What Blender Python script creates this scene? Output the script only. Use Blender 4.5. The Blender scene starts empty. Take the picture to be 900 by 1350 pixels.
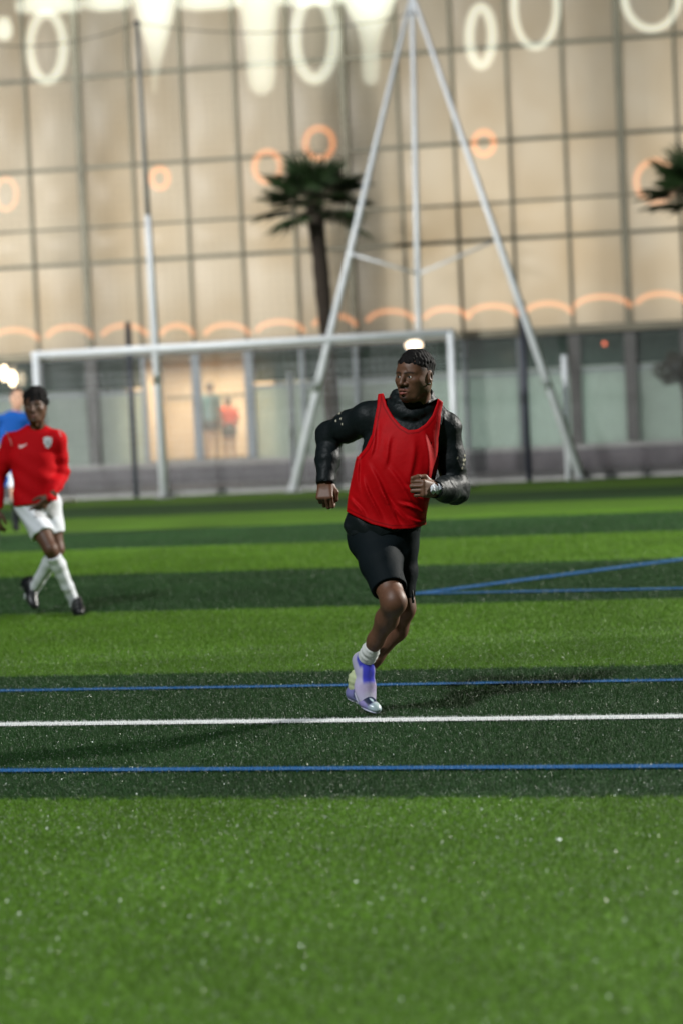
import bpy, math, random
import numpy as np
from mathutils import Vector, Matrix

# ------------------------------------------------------------------ camera
F, CX, CY = 3190.0, 450.0, 675.0          # focal length and centre in photo pixels (900x1350)
CAMH = 1.45
PITCH = math.atan(135.0 / F)
ROLL = 0.047
_r0 = np.array([1., 0, 0])
_u0 = np.array([0, math.sin(PITCH), math.cos(PITCH)])
FWD = np.array([0, math.cos(PITCH), -math.sin(PITCH)])
RGT = math.cos(ROLL) * _r0 - math.sin(ROLL) * _u0
UPV = math.sin(ROLL) * _r0 + math.cos(ROLL) * _u0
CAM = np.array([0, 0, CAMH])

scene = bpy.context.scene
col = scene.collection
cd = bpy.data.cameras.new('camera')
cam = bpy.data.objects.new('camera', cd)
col.objects.link(cam)
cam.matrix_world = Matrix(((RGT[0], UPV[0], -FWD[0], 0), (RGT[1], UPV[1], -FWD[1], 0),
                           (RGT[2], UPV[2], -FWD[2], CAMH), (0, 0, 0, 1)))
cd.sensor_fit = 'VERTICAL'
cd.sensor_height = 36.0
cd.sensor_width = 24.0
cd.lens = F / 1350 * 36
cd.clip_start = 0.1
cd.clip_end = 600
cd.dof.use_dof = True
cd.dof.focus_distance = 11.3
cd.dof.aperture_fstop = 1.8
scene.camera = cam

# ------------------------------------------------------------------ night sky, lights, exposure
world = bpy.data.worlds.new('World')
scene.world = world
world.use_nodes = True
wn = world.node_tree.nodes
bg = wn['Background']
sky = wn.new('ShaderNodeTexSky')
sky.sky_type = 'NISHITA'
sky.sun_disc = False
sky.sun_elevation = math.radians(-3.0)
sky.sun_rotation = math.radians(200)
world.node_tree.links.new(sky.outputs[0], bg.inputs[0])
bg.inputs[1].default_value = 0.05

def lamp(name, kind, loc, aim, energy, colour, **kw):
    l = bpy.data.lights.new(name, kind)
    l.energy = energy
    l.color = colour
    for k, v in kw.items():
        setattr(l, k, v)
    o = bpy.data.objects.new(name, l)
    col.objects.link(o)
    o.location = loc
    o.rotation_euler = (Vector(aim) - Vector(loc)).to_track_quat('-Z', 'Y').to_euler()
    return o

# faint last glow of dusk
lamp('dusk_sun', 'SUN', (-5, -9, 12), (0, 0, 0), 0.12, (0.8, 0.88, 1.0), angle=math.radians(12))
# floodlights on masts beside the pitch (their two shadows show on the turf)
lamp('floodlight_right', 'SPOT', (22.5, 23.5, 11.6), (0, 14, 0), 55000, (1.0, 0.97, 0.90),
     spot_size=math.radians(120), spot_blend=0.8, shadow_soft_size=0.22)
lamp('floodlight_left', 'SPOT', (-9.6, -2.6, 18.5), (1, 16, 0), 20000, (0.94, 0.98, 1.0),
     spot_size=math.radians(100), spot_blend=0.8, shadow_soft_size=0.7)

lamp('added_goal_spot', 'SPOT', (-26, 19, 12.5), (1, 43, 2.5), 58000, (1.0, 0.98, 0.95),  # added unseen lamp, cone kept on the goal to whiten its posts
     spot_size=math.radians(62), spot_blend=0.7, shadow_soft_size=0.5)

vs = scene.view_settings
vs.view_transform = 'Standard'
vs.look = 'None'
vs.exposure = 0.0
vs.gamma = 1.0
scene.cycles.use_denoising = True
scene.cycles.use_adaptive_sampling = False
scene.cycles.sample_clamp_direct = 6.0
scene.cycles.sample_clamp_indirect = 2.0
scene.cycles.max_bounces = 6
scene.cycles.transparent_max_bounces = 24
scene.cycles.caustics_reflective = False
scene.cycles.caustics_refractive = False

# ------------------------------------------------------------------ helpers
def ray(u, v):
    return FWD + (u - CX) / F * RGT + (CY - v) / F * UPV

def at(u, v, Y):
    """point seen at photo pixel (u, v) at distance Y along world y"""
    d = ray(u, v)
    return CAM + d * (Y / d[1])

def ground(u, v, z=0.0):
    d = ray(u, v)
    return CAM + d * ((z - CAMH) / d[2])

def on_plane(u, v, p0, n):
    d = ray(u, v)
    return CAM + d * (np.dot(np.array(p0) - CAM, n) / np.dot(d, n))

def tag(o, label=None, cat=None, group=None, kind=None):
    if label: o['label'] = label
    if cat: o['category'] = cat
    if group: o['group'] = group
    if kind: o['kind'] = kind
    return o

def empty(name, loc):
    o = bpy.data.objects.new(name, None)
    o.empty_display_size = 0.1
    col.objects.link(o)
    o.location = loc
    bpy.context.view_layer.update()
    return o

def link_mesh(name, me, mat=None, parent=None, origin=None, smooth=True):
    if mat is not None:
        me.materials.append(mat)
    if smooth:
        me.polygons.foreach_set('use_smooth', np.ones(len(me.polygons), bool))
    o = bpy.data.objects.new(name, me)
    col.objects.link(o)
    if parent is not None:
        o.parent = parent
    elif origin is not None:
        o.location = origin
    return o

def wloc(o):
    p = np.zeros(3)
    while o is not None:
        p = p + np.array(o.location)
        o = o.parent
    return p

def mesh_np(verts, faces, cols=None, name='mesh'):
    """faces: (n,k) int array, k = 3 or 4"""
    verts = np.asarray(verts, np.float32)
    faces = np.asarray(faces, np.int32)
    me = bpy.data.meshes.new(name)
    n, k = faces.shape
    me.vertices.add(len(verts))
    me.vertices.foreach_set('co', verts.ravel())
    me.loops.add(n * k)
    me.loops.foreach_set('vertex_index', faces.ravel())
    me.polygons.add(n)
    me.polygons.foreach_set('loop_start', np.arange(0, n * k, k, dtype=np.int32))
    me.polygons.foreach_set('loop_total', np.full(n, k, np.int32))
    if cols is not None:
        a = me.color_attributes.new('Col', 'FLOAT_COLOR', 'POINT')
        c = np.ones((len(verts), 4), np.float32)
        c[:, :3] = cols
        a.data.foreach_set('color', c.ravel())
    me.update(calc_edges=True)
    me.validate()
    return me

class MB:
    """collects boxes, bars and tubes, then builds ONE mesh"""
    def __init__(s): s.v = []; s.f = []
    def add(s, v, f):
        n = len(s.v)
        s.v += [tuple(map(float, p)) for p in v]
        s.f += [tuple(i + n for i in q) for q in f]
        return s
    def box(s, c, sx, sy, sz, ax=(1, 0, 0), ay=(0, 1, 0), az=(0, 0, 1)):
        c = np.array(c, float); ax = np.array(ax, float) * sx / 2; ay = np.array(ay, float) * sy / 2; az = np.array(az, float) * sz / 2
        v = [c + a * ax + b * ay + d * az for a in (-1, 1) for b in (-1, 1) for d in (-1, 1)]
        return s.add(v, [(0, 1, 3, 2), (4, 6, 7, 5), (0, 4, 5, 1), (2, 3, 7, 6), (0, 2, 6, 4), (1, 5, 7, 3)])
    def tube(s, pts, rad, n=12, close=False, cap=True):
        pts = [np.array(p, float) for p in pts]
        m = len(pts)
        rad = [rad] * m if np.isscalar(rad) else rad
        base = len(s.v)
        prev = None
        for i, p in enumerate(pts):
            a = pts[(i - 1) % m] if (i > 0 or close) else p
            b = pts[(i + 1) % m] if (i < m - 1 or close) else p
            t = b - a; t /= np.linalg.norm(t) + 1e-12
            if prev is None:
                h = np.array([0, 0, 1.]) if abs(t[2]) < 0.9 else np.array([1., 0, 0])
            else:
                h = prev
            x = h - t * np.dot(h, t); x /= np.linalg.norm(x) + 1e-12
            y = np.cross(t, x); prev = x
            for k in range(n):
                an = 2 * math.pi * k / n
                s.v.append(tuple(p + rad[i] * (math.cos(an) * x + math.sin(an) * y)))
        for i in range(m if close else m - 1):
            j = (i + 1) % m
            for k in range(n):
                l = (k + 1) % n
                s.f.append((base + i * n + k, base + i * n + l, base + j * n + l, base + j * n + k))
        if cap and not close:
            s.f.append(tuple(base + k for k in range(n - 1, -1, -1)))
            s.f.append(tuple(base + (m - 1) * n + k for k in range(n)))
        return s
    def build(s, name, mat, parent=None, origin=None, smooth=False, bevel=0):
        org = wloc(parent) if parent is not None else (np.array(origin, float) if origin is not None else np.zeros(3))
        me = bpy.data.meshes.new(name)
        me.from_pydata([tuple(np.array(p) - org) for p in s.v], [], s.f)
        me.update()
        o = link_mesh(name, me, mat, parent, None if parent is not None else org, smooth)
        if bevel:
            b = o.modifiers.new('bevel', 'BEVEL'); b.width = bevel; b.segments = 2; b.limit_method = 'ANGLE'
        return o

# ------------------------------------------------------------------ materials
MATS = {}
def mat(name, base, rough=0.6, metal=0.0, spec=0.5, attr=False, noise=None, bump=None, sheen=0, coat=0,
        emit=None, es=0, stretch=(1, 1, 1), sss=0):
    if name in MATS: return MATS[name]
    m = bpy.data.materials.new(name)
    m.use_nodes = True
    nt = m.node_tree; N = nt.nodes; L = nt.links
    b = N['Principled BSDF']
    b.inputs['Base Color'].default_value = (*base, 1)
    b.inputs['Roughness'].default_value = rough
    b.inputs['Metallic'].default_value = metal
    b.inputs['Specular IOR Level'].default_value = spec
    b.inputs['Sheen Weight'].default_value = sheen
    b.inputs['Coat Weight'].default_value = coat
    if emit:
        b.inputs['Emission Color'].default_value = (*emit, 1)
        b.inputs['Emission Strength'].default_value = es
    src = None
    if attr:
        a = N.new('ShaderNodeVertexColor'); a.layer_name = 'Col'; src = a.outputs[0]
    tc = N.new('ShaderNodeTexCoord')
    mp = N.new('ShaderNodeMapping'); mp.inputs['Scale'].default_value = stretch
    L.new(tc.outputs['Object'], mp.inputs[0])
    if noise:                       # (scale, amount)
        t = N.new('ShaderNodeTexNoise'); t.inputs['Scale'].default_value = noise[0]; t.inputs['Detail'].default_value = 4
        L.new(mp.outputs[0], t.inputs['Vector'])
        r = N.new('ShaderNodeMapRange')
        r.inputs['From Min'].default_value = 0.3; r.inputs['From Max'].default_value = 0.7
        r.inputs['To Min'].default_value = 1 - noise[1]; r.inputs['To Max'].default_value = 1 + noise[1]
        L.new(t.outputs[0], r.inputs[0])
        mx = N.new('ShaderNodeMix'); mx.data_type = 'RGBA'; mx.blend_type = 'MULTIPLY'
        mx.inputs[0].default_value = 1
        if src is None: mx.inputs[6].default_value = (*base, 1)
        else: L.new(src, mx.inputs[6])
        L.new(r.outputs[0], mx.inputs[7])
        src = mx.outputs[2]
    if src is not None:
        L.new(src, b.inputs['Base Color'])
    if bump:                        # (scale, strength, distance)
        t = N.new('ShaderNodeTexNoise'); t.inputs['Scale'].default_value = bump[0]; t.inputs['Detail'].default_value = 3
        L.new(mp.outputs[0], t.inputs['Vector'])
        bp = N.new('ShaderNodeBump'); bp.inputs['Strength'].default_value = bump[1]; bp.inputs['Distance'].default_value = bump[2]
        L.new(t.outputs[0], bp.inputs['Height']); L.new(bp.outputs[0], b.inputs['Normal'])
    MATS[name] = m
    return m

def srgb(r, g, b):
    f = lambda c: (c / 255 / 12.92) if c <= 10 else ((c / 255 + 0.055) / 1.055) ** 2.4
    return (f(r), f(g), f(b))

# ------------------------------------------------------------------ implicit-surface modelling (bodies, clothes)
def nrm(v):
    v = np.array(v, float); return v / np.linalg.norm(v)

def smin(a, b, k):
    if k <= 0: return np.minimum(a, b)
    h = np.maximum(k - np.abs(a - b), 0) / k
    return np.minimum(a, b) - h * h * k * 0.25

class RC:      # tapered capsule
    def __init__(s, a, b, ra, rb): s.a = np.array(a, float); s.b = np.array(b, float); s.ra = ra; s.rb = rb
    def bounds(s):
        r = max(s.ra, s.rb); return np.minimum(s.a, s.b) - r, np.maximum(s.a, s.b) + r
    def f(s, X, Y, Z):
        d = s.b - s.a; l2 = float(d @ d) + 1e-12
        px, py, pz = X - s.a[0], Y - s.a[1], Z - s.a[2]
        t = np.clip((px * d[0] + py * d[1] + pz * d[2]) / l2, 0, 1)
        return np.sqrt((px - t * d[0]) ** 2 + (py - t * d[1]) ** 2 + (pz - t * d[2]) ** 2) - (s.ra + (s.rb - s.ra) * t)

class ELL:     # ellipsoid, rows of R are its axes
    def __init__(s, c, r, R=None): s.c = np.array(c, float); s.r = np.array(r, float); s.R = None if R is None else np.array(R, float)
    def bounds(s):
        m = s.r if s.R is None else np.sqrt((s.R.T ** 2) @ (s.r ** 2))
        return s.c - m, s.c + m
    def f(s, X, Y, Z):
        px, py, pz = X - s.c[0], Y - s.c[1], Z - s.c[2]
        if s.R is not None:
            px, py, pz = [s.R[i, 0] * px + s.R[i, 1] * py + s.R[i, 2] * pz for i in range(3)]
        r = s.r
        k0 = np.sqrt((px / r[0]) ** 2 + (py / r[1]) ** 2 + (pz / r[2]) ** 2)
        k1 = np.sqrt((px / r[0] ** 2) ** 2 + (py / r[1] ** 2) ** 2 + (pz / r[2] ** 2) ** 2) + 1e-6
        return k0 * (k0 - 1) / k1

class STACK:   # elliptical cross-sections stacked along z: rows (z, cx, cy, a, b, yaw)
    def __init__(s, rows, e=2.0, cap=True):
        R = np.array(sorted(rows), float)
        z = np.linspace(R[0, 0], R[-1, 0], 61)                 # smooth the profile between the rows
        S = np.stack([z] + [np.interp(z, R[:, 0], R[:, k]) for k in range(1, 6)], 1)
        for _ in range(14):
            S[1:-1, 1:] = .25 * S[:-2, 1:] + .5 * S[1:-1, 1:] + .25 * S[2:, 1:]
        s.rows = S; s.e = e; s.cap = cap
    def bounds(s):
        R = s.rows; m = max(R[:, 3].max(), R[:, 4].max())
        return np.array([R[:, 1].min() - m, R[:, 2].min() - m, R[0, 0] - .01]), np.array([R[:, 1].max() + m, R[:, 2].max() + m, R[-1, 0] + .01])
    def f(s, X, Y, Z):
        R = s.rows; z = Z
        # smooth interpolation of the rows
        def ip(k):
            return np.interp(z, R[:, 0], R[:, k])
        cx, cy, a, b, yw = ip(1), ip(2), ip(3), ip(4), ip(5)
        px, py = X - cx, Y - cy
        c, sn = np.cos(yw), np.sin(yw)
        qx, qy = c * px + sn * py, -sn * px + c * py
        e = s.e
        k = (np.abs(qx / a) ** e + np.abs(qy / b) ** e) ** (1 / e)
        d = (k - 1) * np.minimum(a, b)
        if s.cap:
            d = np.maximum(d, np.maximum(Z - R[-1, 0], R[0, 0] - Z))
        return d

def chain(pts, rad):
    return [RC(pts[i], pts[i + 1], rad[i], rad[i + 1]) for i in range(len(pts) - 1)]

class Field:
    def __init__(s, lo, hi, h):
        s.lo = np.array(lo, float); s.h = h
        n = np.ceil((np.array(hi, float) - s.lo) / h).astype(int) + 1
        s.ax = [(s.lo[i] + h * np.arange(n[i])).astype(np.float32) for i in range(3)]
        s.D = np.full(n, 1.0, np.float32)
    def like(s):
        g = Field.__new__(Field); g.lo = s.lo; g.h = s.h; g.ax = s.ax; g.D = np.full(s.D.shape, 1.0, np.float32); return g
    def sl(s, lo, hi, m):
        out = []
        for i in range(3):
            a = max(0, int(math.floor((lo[i] - m - s.lo[i]) / s.h))); b = min(len(s.ax[i]), int(math.ceil((hi[i] + m - s.lo[i]) / s.h)) + 1)
            if b <= a: return None
            out.append(slice(a, b))
        return tuple(out)
    def xyz(s, sl=None):
        a = s.ax if sl is None else [s.ax[i][sl[i]] for i in range(3)]
        return a[0][:, None, None], a[1][None, :, None], a[2][None, None, :]
    def add(s, prims, k=0.0):
        for p in (prims if isinstance(prims, (list, tuple)) else [prims]):
            lo, hi = p.bounds(); sl = s.sl(lo, hi, k + 3 * s.h)
            if sl is None: continue
            d = p.f(*s.xyz(sl)).astype(np.float32)
            s.D[sl] = smin(s.D[sl], d, k)
        return s
    def sub(s, prims, k=0.0):
        for p in (prims if isinstance(prims, (list, tuple)) else [prims]):
            lo, hi = p.bounds(); sl = s.sl(lo, hi, k + 3 * s.h)
            if sl is None: continue
            d = p.f(*s.xyz(sl)).astype(np.float32)
            s.D[sl] = -smin(-s.D[sl], d, k)
        return s
    def cut(s, fn, k=0.0):          # keep where fn < 0
        d = fn(*s.xyz()).astype(np.float32)
        d = np.broadcast_to(d, s.D.shape)
        s.D = -smin(-s.D, -d, k)
        return s
    def plane(s, p, n, k=0.0):      # cut away the side n points to
        n = nrm(n); c = float(np.dot(n, p))
        return s.cut(lambda X, Y, Z: n[0] * X + n[1] * Y + n[2] * Z - c, k)
    def disp(s, fn):
        m = np.abs(s.D) < 0.045
        if not m.any(): return s
        i = np.argwhere(m)
        P = [s.ax[k][i[:, k]] for k in range(3)]
        s.D[m] += fn(*P).astype(np.float32)
        return s
    def mesh(s, smooth=1):
        D = s.D; S = D < 0
        c = np.zeros(tuple(n - 1 for n in D.shape), np.int8)
        offs = [(i, j, k) for i in (0, 1) for j in (0, 1) for k in (0, 1)]
        def cs(A, o): return A[o[0]:A.shape[0] - 1 + o[0], o[1]:A.shape[1] - 1 + o[1], o[2]:A.shape[2] - 1 + o[2]]
        for o in offs: c += cs(S, o)
        msk = (c > 0) & (c < 8)
        ijk = np.argwhere(msk)
        idx = np.full(msk.shape, -1, np.int32); idx[msk] = np.arange(len(ijk))
        val = np.stack([cs(D, o)[msk] for o in offs], 1)
        pos = np.zeros((len(ijk), 3)); cnt = np.zeros(len(ijk))
        for a in range(8):
            for b in range(a + 1, 8):
                oa, ob = np.array(offs[a]), np.array(offs[b])
                if np.abs(oa - ob).sum() != 1: continue
                va, vb = val[:, a], val[:, b]
                x = (va < 0) != (vb < 0)
                t = np.where(x, va / np.where(x, va - vb, 1), 0)
                pos += x[:, None] * (oa + t[:, None] * (ob - oa)); cnt += x
        V = s.lo + s.h * (ijk + pos / np.maximum(cnt, 1)[:, None])
        quads = []
        for ax in range(3):
            b, g = (ax + 1) % 3, (ax + 2) % 3
            n = D.shape
            sl0 = [slice(1, -1)] * 3; sl1 = [slice(1, -1)] * 3
            sl0[ax] = slice(0, n[ax] - 1); sl1[ax] = slice(1, n[ax])
            A, B = S[tuple(sl0)], S[tuple(sl1)]
            e = np.argwhere(A != B)
            if not len(e): continue
            inside = A[tuple(e.T)]
            e = e.copy(); off = np.array([1, 1, 1]); off[ax] = 0; e += off
            def cell(db, dg):
                q = e.copy(); q[:, b] -= db; q[:, g] -= dg
                return idx[tuple(q.T)]
            q = np.stack([cell(1, 1), cell(0, 1), cell(0, 0), cell(1, 0)], 1)
            q[~inside] = q[~inside][:, ::-1]
            quads.append(q)
        Q = np.concatenate(quads)
        Q = Q[(Q >= 0).all(1)]
        for _ in range(smooth):
            acc = np.zeros_like(V); w = np.zeros(len(V))
            for k in range(4):
                np.add.at(acc, Q[:, k], V[Q[:, (k + 1) % 4]] + V[Q[:, (k + 3) % 4]]); np.add.at(w, Q[:, k], 2)
            V = 0.5 * V + 0.5 * acc / np.maximum(w, 1)[:, None]
        return V, Q

def bounds_of(prims, m):
    lo = np.min([p.bounds()[0] for p in prims], 0) - m
    hi = np.max([p.bounds()[1] for p in prims], 0) + m
    return lo, hi

class Wob:     # cheap smooth 3-d noise, about -1..1
    def __init__(s, seed, freq, n=7):
        r = np.random.RandomState(seed)
        d = r.normal(size=(n, 3)); d /= np.linalg.norm(d, axis=1)[:, None]
        s.k = d * freq * (0.6 + 0.9 * r.rand(n))[:, None]; s.p = r.rand(n) * 6.28
    def __call__(s, X, Y, Z):
        return sum(np.sin(k[0] * X + k[1] * Y + k[2] * Z + p) for k, p in zip(s.k, s.p)) / len(s.k) * 1.6

def folds(seed, direction, freq, amp, warp=1.6, wfreq=9, centre=None, radius=None):
    """creases running across `direction`"""
    d = nrm(direction); w = Wob(seed, wfreq); w2 = Wob(seed + 50, wfreq * .7)
    def fn(X, Y, Z):
        ph = (d[0] * X + d[1] * Y + d[2] * Z) * freq + warp * w(X, Y, Z) * 2
        r = np.sin(ph); r = np.sign(r) * np.abs(r) ** 0.8
        g = amp * r * np.clip(0.55 + 0.6 * w2(X, Y, Z), 0, 1.3)
        if centre is not None:
            q = (X - centre[0]) ** 2 + (Y - centre[1]) ** 2 + (Z - centre[2]) ** 2
            g = g * np.exp(-q / radius ** 2)
        return g
    return fn

def crinkle(seed, freq, amp, centre=None, radius=None):
    """irregular sharp creases, like nylon"""
    w = Wob(seed, freq, 9); w2 = Wob(seed + 7, freq * 1.9, 9); w3 = Wob(seed + 9, freq * .35, 5)
    def fn(X, Y, Z):
        g = amp * ((1 - np.minimum(np.abs(w(X, Y, Z)) * 2.2, 1)) * -1.0 + .45 * (np.minimum(np.abs(w2(X, Y, Z)) * 2.2, 1)) + .2) * np.clip(.6 + .8 * w3(X, Y, Z), .1, 1.4)
        if centre is not None:
            g = g * np.exp(-((X - centre[0]) ** 2 + (Y - centre[1]) ** 2 + (Z - centre[2]) ** 2) / radius ** 2)
        return g
    return fn

def poly2d(pts):
    """signed distance of a 2-d polygon (negative inside); args are numpy arrays"""
    P = np.array(pts, float)
    def fn(x, y):
        x, y = np.broadcast_arrays(x, y)
        d = np.full(x.shape, 1e9); sgn = np.ones(x.shape)
        n = len(P)
        for i in range(n):
            a, b = P[i], P[i - 1]
            e = b - a
            wx, wy = x - a[0], y - a[1]
            t = np.clip((wx * e[0] + wy * e[1]) / (e @ e), 0, 1)
            d = np.minimum(d, (wx - e[0] * t) ** 2 + (wy - e[1] * t) ** 2)
            c1 = y >= a[1]; c2 = y < b[1]; c3 = e[0] * wy > e[1] * wx
            fl = (c1 & c2 & c3) | (~c1 & ~c2 & ~c3)
            sgn = np.where(fl, -sgn, sgn)
        return sgn * np.sqrt(d)
    return fn

def put(name, V, Q, m, parent, cols=None):
    return link_mesh(name, mesh_np(V - wloc(parent), Q, cols, name), m, parent)
# ================================================================== SETTING
rng = np.random.RandomState(7)
YAW = math.radians(15.3)                              # pitch lines against the picture plane
PN = np.array([math.sin(YAW), math.cos(YAW), 0]); PE = np.array([math.cos(YAW), -math.sin(YAW), 0])
T0, TW = 8.66, 4.24                                   # first stripe edge, stripe width
FY = math.radians(10)
FN = np.array([math.sin(FY), math.cos(FY), 0]); FE = np.array([math.cos(FY), -math.sin(FY), 0])
FENCE0 = np.array([0, 44.3, 0.0]); FAC0 = np.array([0, 52.0, 0.0])

def turf_material(name, kind):
    m = bpy.data.materials.new(name); m.use_nodes = True
    nt = m.node_tree; N = nt.nodes; L = nt.links; b = N['Principled BSDF']
    geo = N.new('ShaderNodeNewGeometry')
    def math_(op, a, bb=None):
        n = N.new('ShaderNodeMath'); n.operation = op
        for i, x in enumerate((a, bb)):
            if x is None: continue
            if hasattr(x, 'is_output'): L.new(x, n.inputs[i])
            else: n.inputs[i].default_value = x
        return n.outputs[0]
    dot = N.new('ShaderNodeVectorMath'); dot.operation = 'DOT_PRODUCT'
    dot.inputs[1].default_value = tuple(PN); L.new(geo.outputs['Position'], dot.inputs[0])
    nz = N.new('ShaderNodeTexNoise'); nz.inputs['Scale'].default_value = 22; L.new(geo.outputs['Position'], nz.inputs['Vector'])
    j = math_('MULTIPLY', math_('SUBTRACT', nz.outputs[0], 0.5), 0.34)
    t = math_('ADD', dot.outputs['Value'], j)
    fr = math_('FRACT', math_('DIVIDE', math_('SUBTRACT', t, T0 - 2 * TW * 40), 2 * TW))
    dark = math_('LESS_THAN', fr, 0.5)
    mx = N.new('ShaderNodeMix'); mx.data_type = 'RGBA'
    L.new(dark, mx.inputs[0])
    mx.inputs[6].default_value = (0.074, 0.165, 0.012, 1)
    mx.inputs[7].default_value = (0.018, 0.056, 0.014, 1)
    # broad wear
    n2 = N.new('ShaderNodeTexNoise'); n2.inputs['Scale'].default_value = 0.9; n2.inputs['Detail'].default_value = 5
    L.new(geo.outputs['Position'], n2.inputs['Vector'])
    r = N.new('ShaderNodeMapRange'); r.inputs['From Min'].default_value = .3; r.inputs['From Max'].default_value = .7
    r.inputs['To Min'].default_value = .84; r.inputs['To Max'].default_value = 1.16
    L.new(n2.outputs[0], r.inputs[0])
    c = N.new('ShaderNodeMix'); c.data_type = 'RGBA'; c.blend_type = 'MULTIPLY'; c.inputs[0].default_value = 1
    n5 = N.new('ShaderNodeTexNoise'); n5.inputs['Scale'].default_value = 34; n5.inputs['Detail'].default_value = 3
    L.new(geo.outputs['Position'], n5.inputs['Vector'])
    r5 = N.new('ShaderNodeMapRange'); r5.inputs['From Min'].default_value = .3; r5.inputs['From Max'].default_value = .7
    r5.inputs['To Min'].default_value = .52; r5.inputs['To Max'].default_value = 1.48
    L.new(n5.outputs[0], r5.inputs[0])
    L.new(mx.outputs[2], c.inputs[6]); L.new(math_('MULTIPLY', r.outputs[0], r5.outputs[0]), c.inputs[7])
    if kind == 'blade':
        a = N.new('ShaderNodeVertexColor'); a.layer_name = 'Col'
        c2 = N.new('ShaderNodeMix'); c2.data_type = 'RGBA'; c2.blend_type = 'MULTIPLY'; c2.inputs[0].default_value = 1
        L.new(c.outputs[2], c2.inputs[6]); L.new(a.outputs[0], c2.inputs[7])
        L.new(c2.outputs[2], b.inputs['Base Color'])
        b.inputs['Roughness'].default_value = 0.42
        b.inputs['Specular IOR Level'].default_value = 0.16
    else:
        n3 = N.new('ShaderNodeTexNoise'); n3.inputs['Scale'].default_value = 60; n3.inputs['Detail'].default_value = 4
        L.new(geo.outputs['Position'], n3.inputs['Vector'])
        r3 = N.new('ShaderNodeMapRange'); r3.inputs['From Min'].default_value = .3; r3.inputs['From Max'].default_value = .7
        r3.inputs['To Min'].default_value = .55; r3.inputs['To Max'].default_value = 1.25
        L.new(n3.outputs[0], r3.inputs[0])
        c3 = N.new('ShaderNodeMix'); c3.data_type = 'RGBA'; c3.blend_type = 'MULTIPLY'; c3.inputs[0].default_value = 1
        L.new(c.outputs[2], c3.inputs[6]); L.new(r3.outputs[0], c3.inputs[7])
        L.new(c3.outputs[2], b.inputs['Base Color'])
        b.inputs['Roughness'].default_value = 0.85
        b.inputs['Specular IOR Level'].default_value = 0.2
        bp = N.new('ShaderNodeBump'); bp.inputs['Strength'].default_value = 0.6; bp.inputs['Distance'].default_value = 0.02
        L.new(n3.outputs[0], bp.inputs['Height']); L.new(bp.outputs[0], b.inputs['Normal'])
    return m

M_turf = turf_material('turf_sheet', 'sheet')
M_blade = turf_material('turf_blade', 'blade')
M_asph = mat('asphalt', (0.085, 0.08, 0.09), 0.9, noise=(6, .2), bump=(120, .4, .005))
M_conc = mat('concrete', (0.34, 0.34, 0.33), 0.85, noise=(3, .15), bump=(40, .3, .004))
M_white = mat('white_paint', (0.72, 0.76, 0.80), 0.38, noise=(4, .06))
M_dsteel = mat('dark_steel', (0.035, 0.04, 0.06), 0.5, metal=.3, noise=(5, .2))
M_wire = mat('galvanised_wire', (0.20, 0.205, 0.21), 0.6, metal=.4)
M_cord = mat('net_cord', (0.06, 0.065, 0.05), 0.8)
M_wcord = mat('white_net_cord', (0.62, 0.66, 0.68), 0.8)

# ground sheet to the horizon, path, pitch
MB().add([(-250, -150, -.03), (250, -150, -.03), (250, 350, -.03), (-250, 350, -.03)], [(0, 1, 2, 3)]).build('ground', M_asph)['kind'] = 'structure'
w = 60
q = [FENCE0 - FE * w - FN * 90, FENCE0 + FE * w - FN * 90, FENCE0 + FE * w, FENCE0 - FE * w]
MB().add(q, [(0, 1, 2, 3)]).build('pitch', M_turf)['kind'] = 'structure'
a, b_ = FENCE0 + FN * .14, FAC0 - FN * .3
MB().add([a - FE * w - [0, 0, .012], a + FE * w - [0, 0, .012], b_ + FE * w - [0, 0, .012], b_ - FE * w - [0, 0, .012]], [(0, 1, 2, 3)]).build('path', M_asph)['kind'] = 'structure'
MB().box(FENCE0 + FN * .07 + [0, 0, .03], 2 * w, .13, .14, FE, FN).build('kerb', M_conc)['kind'] = 'structure'

# --- painted lines: (point pixel a, pixel b, extend a, extend b, width, colour)
def line_pts(t):
    return PN * t - PE * 14, PN * t + PE * 14
WT = 11.20 * math.cos(YAW)
gA0, gA1 = ground(548, 784), ground(900, 738)
gB1 = ground(900, 777)
dA = nrm(gA1 - gA0); dB = nrm(gB1 - gA0)
LINES = [
    ('white_line', *line_pts(WT), .125, 'white'),
    ('blue_line', *line_pts(WT + 1.38), .085, 'blue'),
    ('blue_line', *line_pts(WT - 1.46), .085, 'blue'),
    ('blue_line', gA0, gA0 + dA * 14, .16, 'blue'),
    ('blue_line', gA0, gA0 + dB * 9, .12, 'blue'),
]
M_lw = mat('line_white', (0.78, 0.80, 0.80), 0.55, attr=True)
M_lb = mat('line_blue', (0.012, 0.11, 0.42), 0.5, attr=True)

# --- turf blades
def scatter(n, y0, y1):
    y = np.sqrt(rng.rand(int(n)) * (y1 ** 2 - y0 ** 2) + y0 ** 2)
    x = (rng.rand(int(n)) * 2 - 1) * (0.145 * y + 1.2)
    return np.stack([x, y], 1)
def area(y0, y1): return 0.145 * (y1 ** 2 - y0 ** 2) + 2.4 * (y1 - y0)
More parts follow.
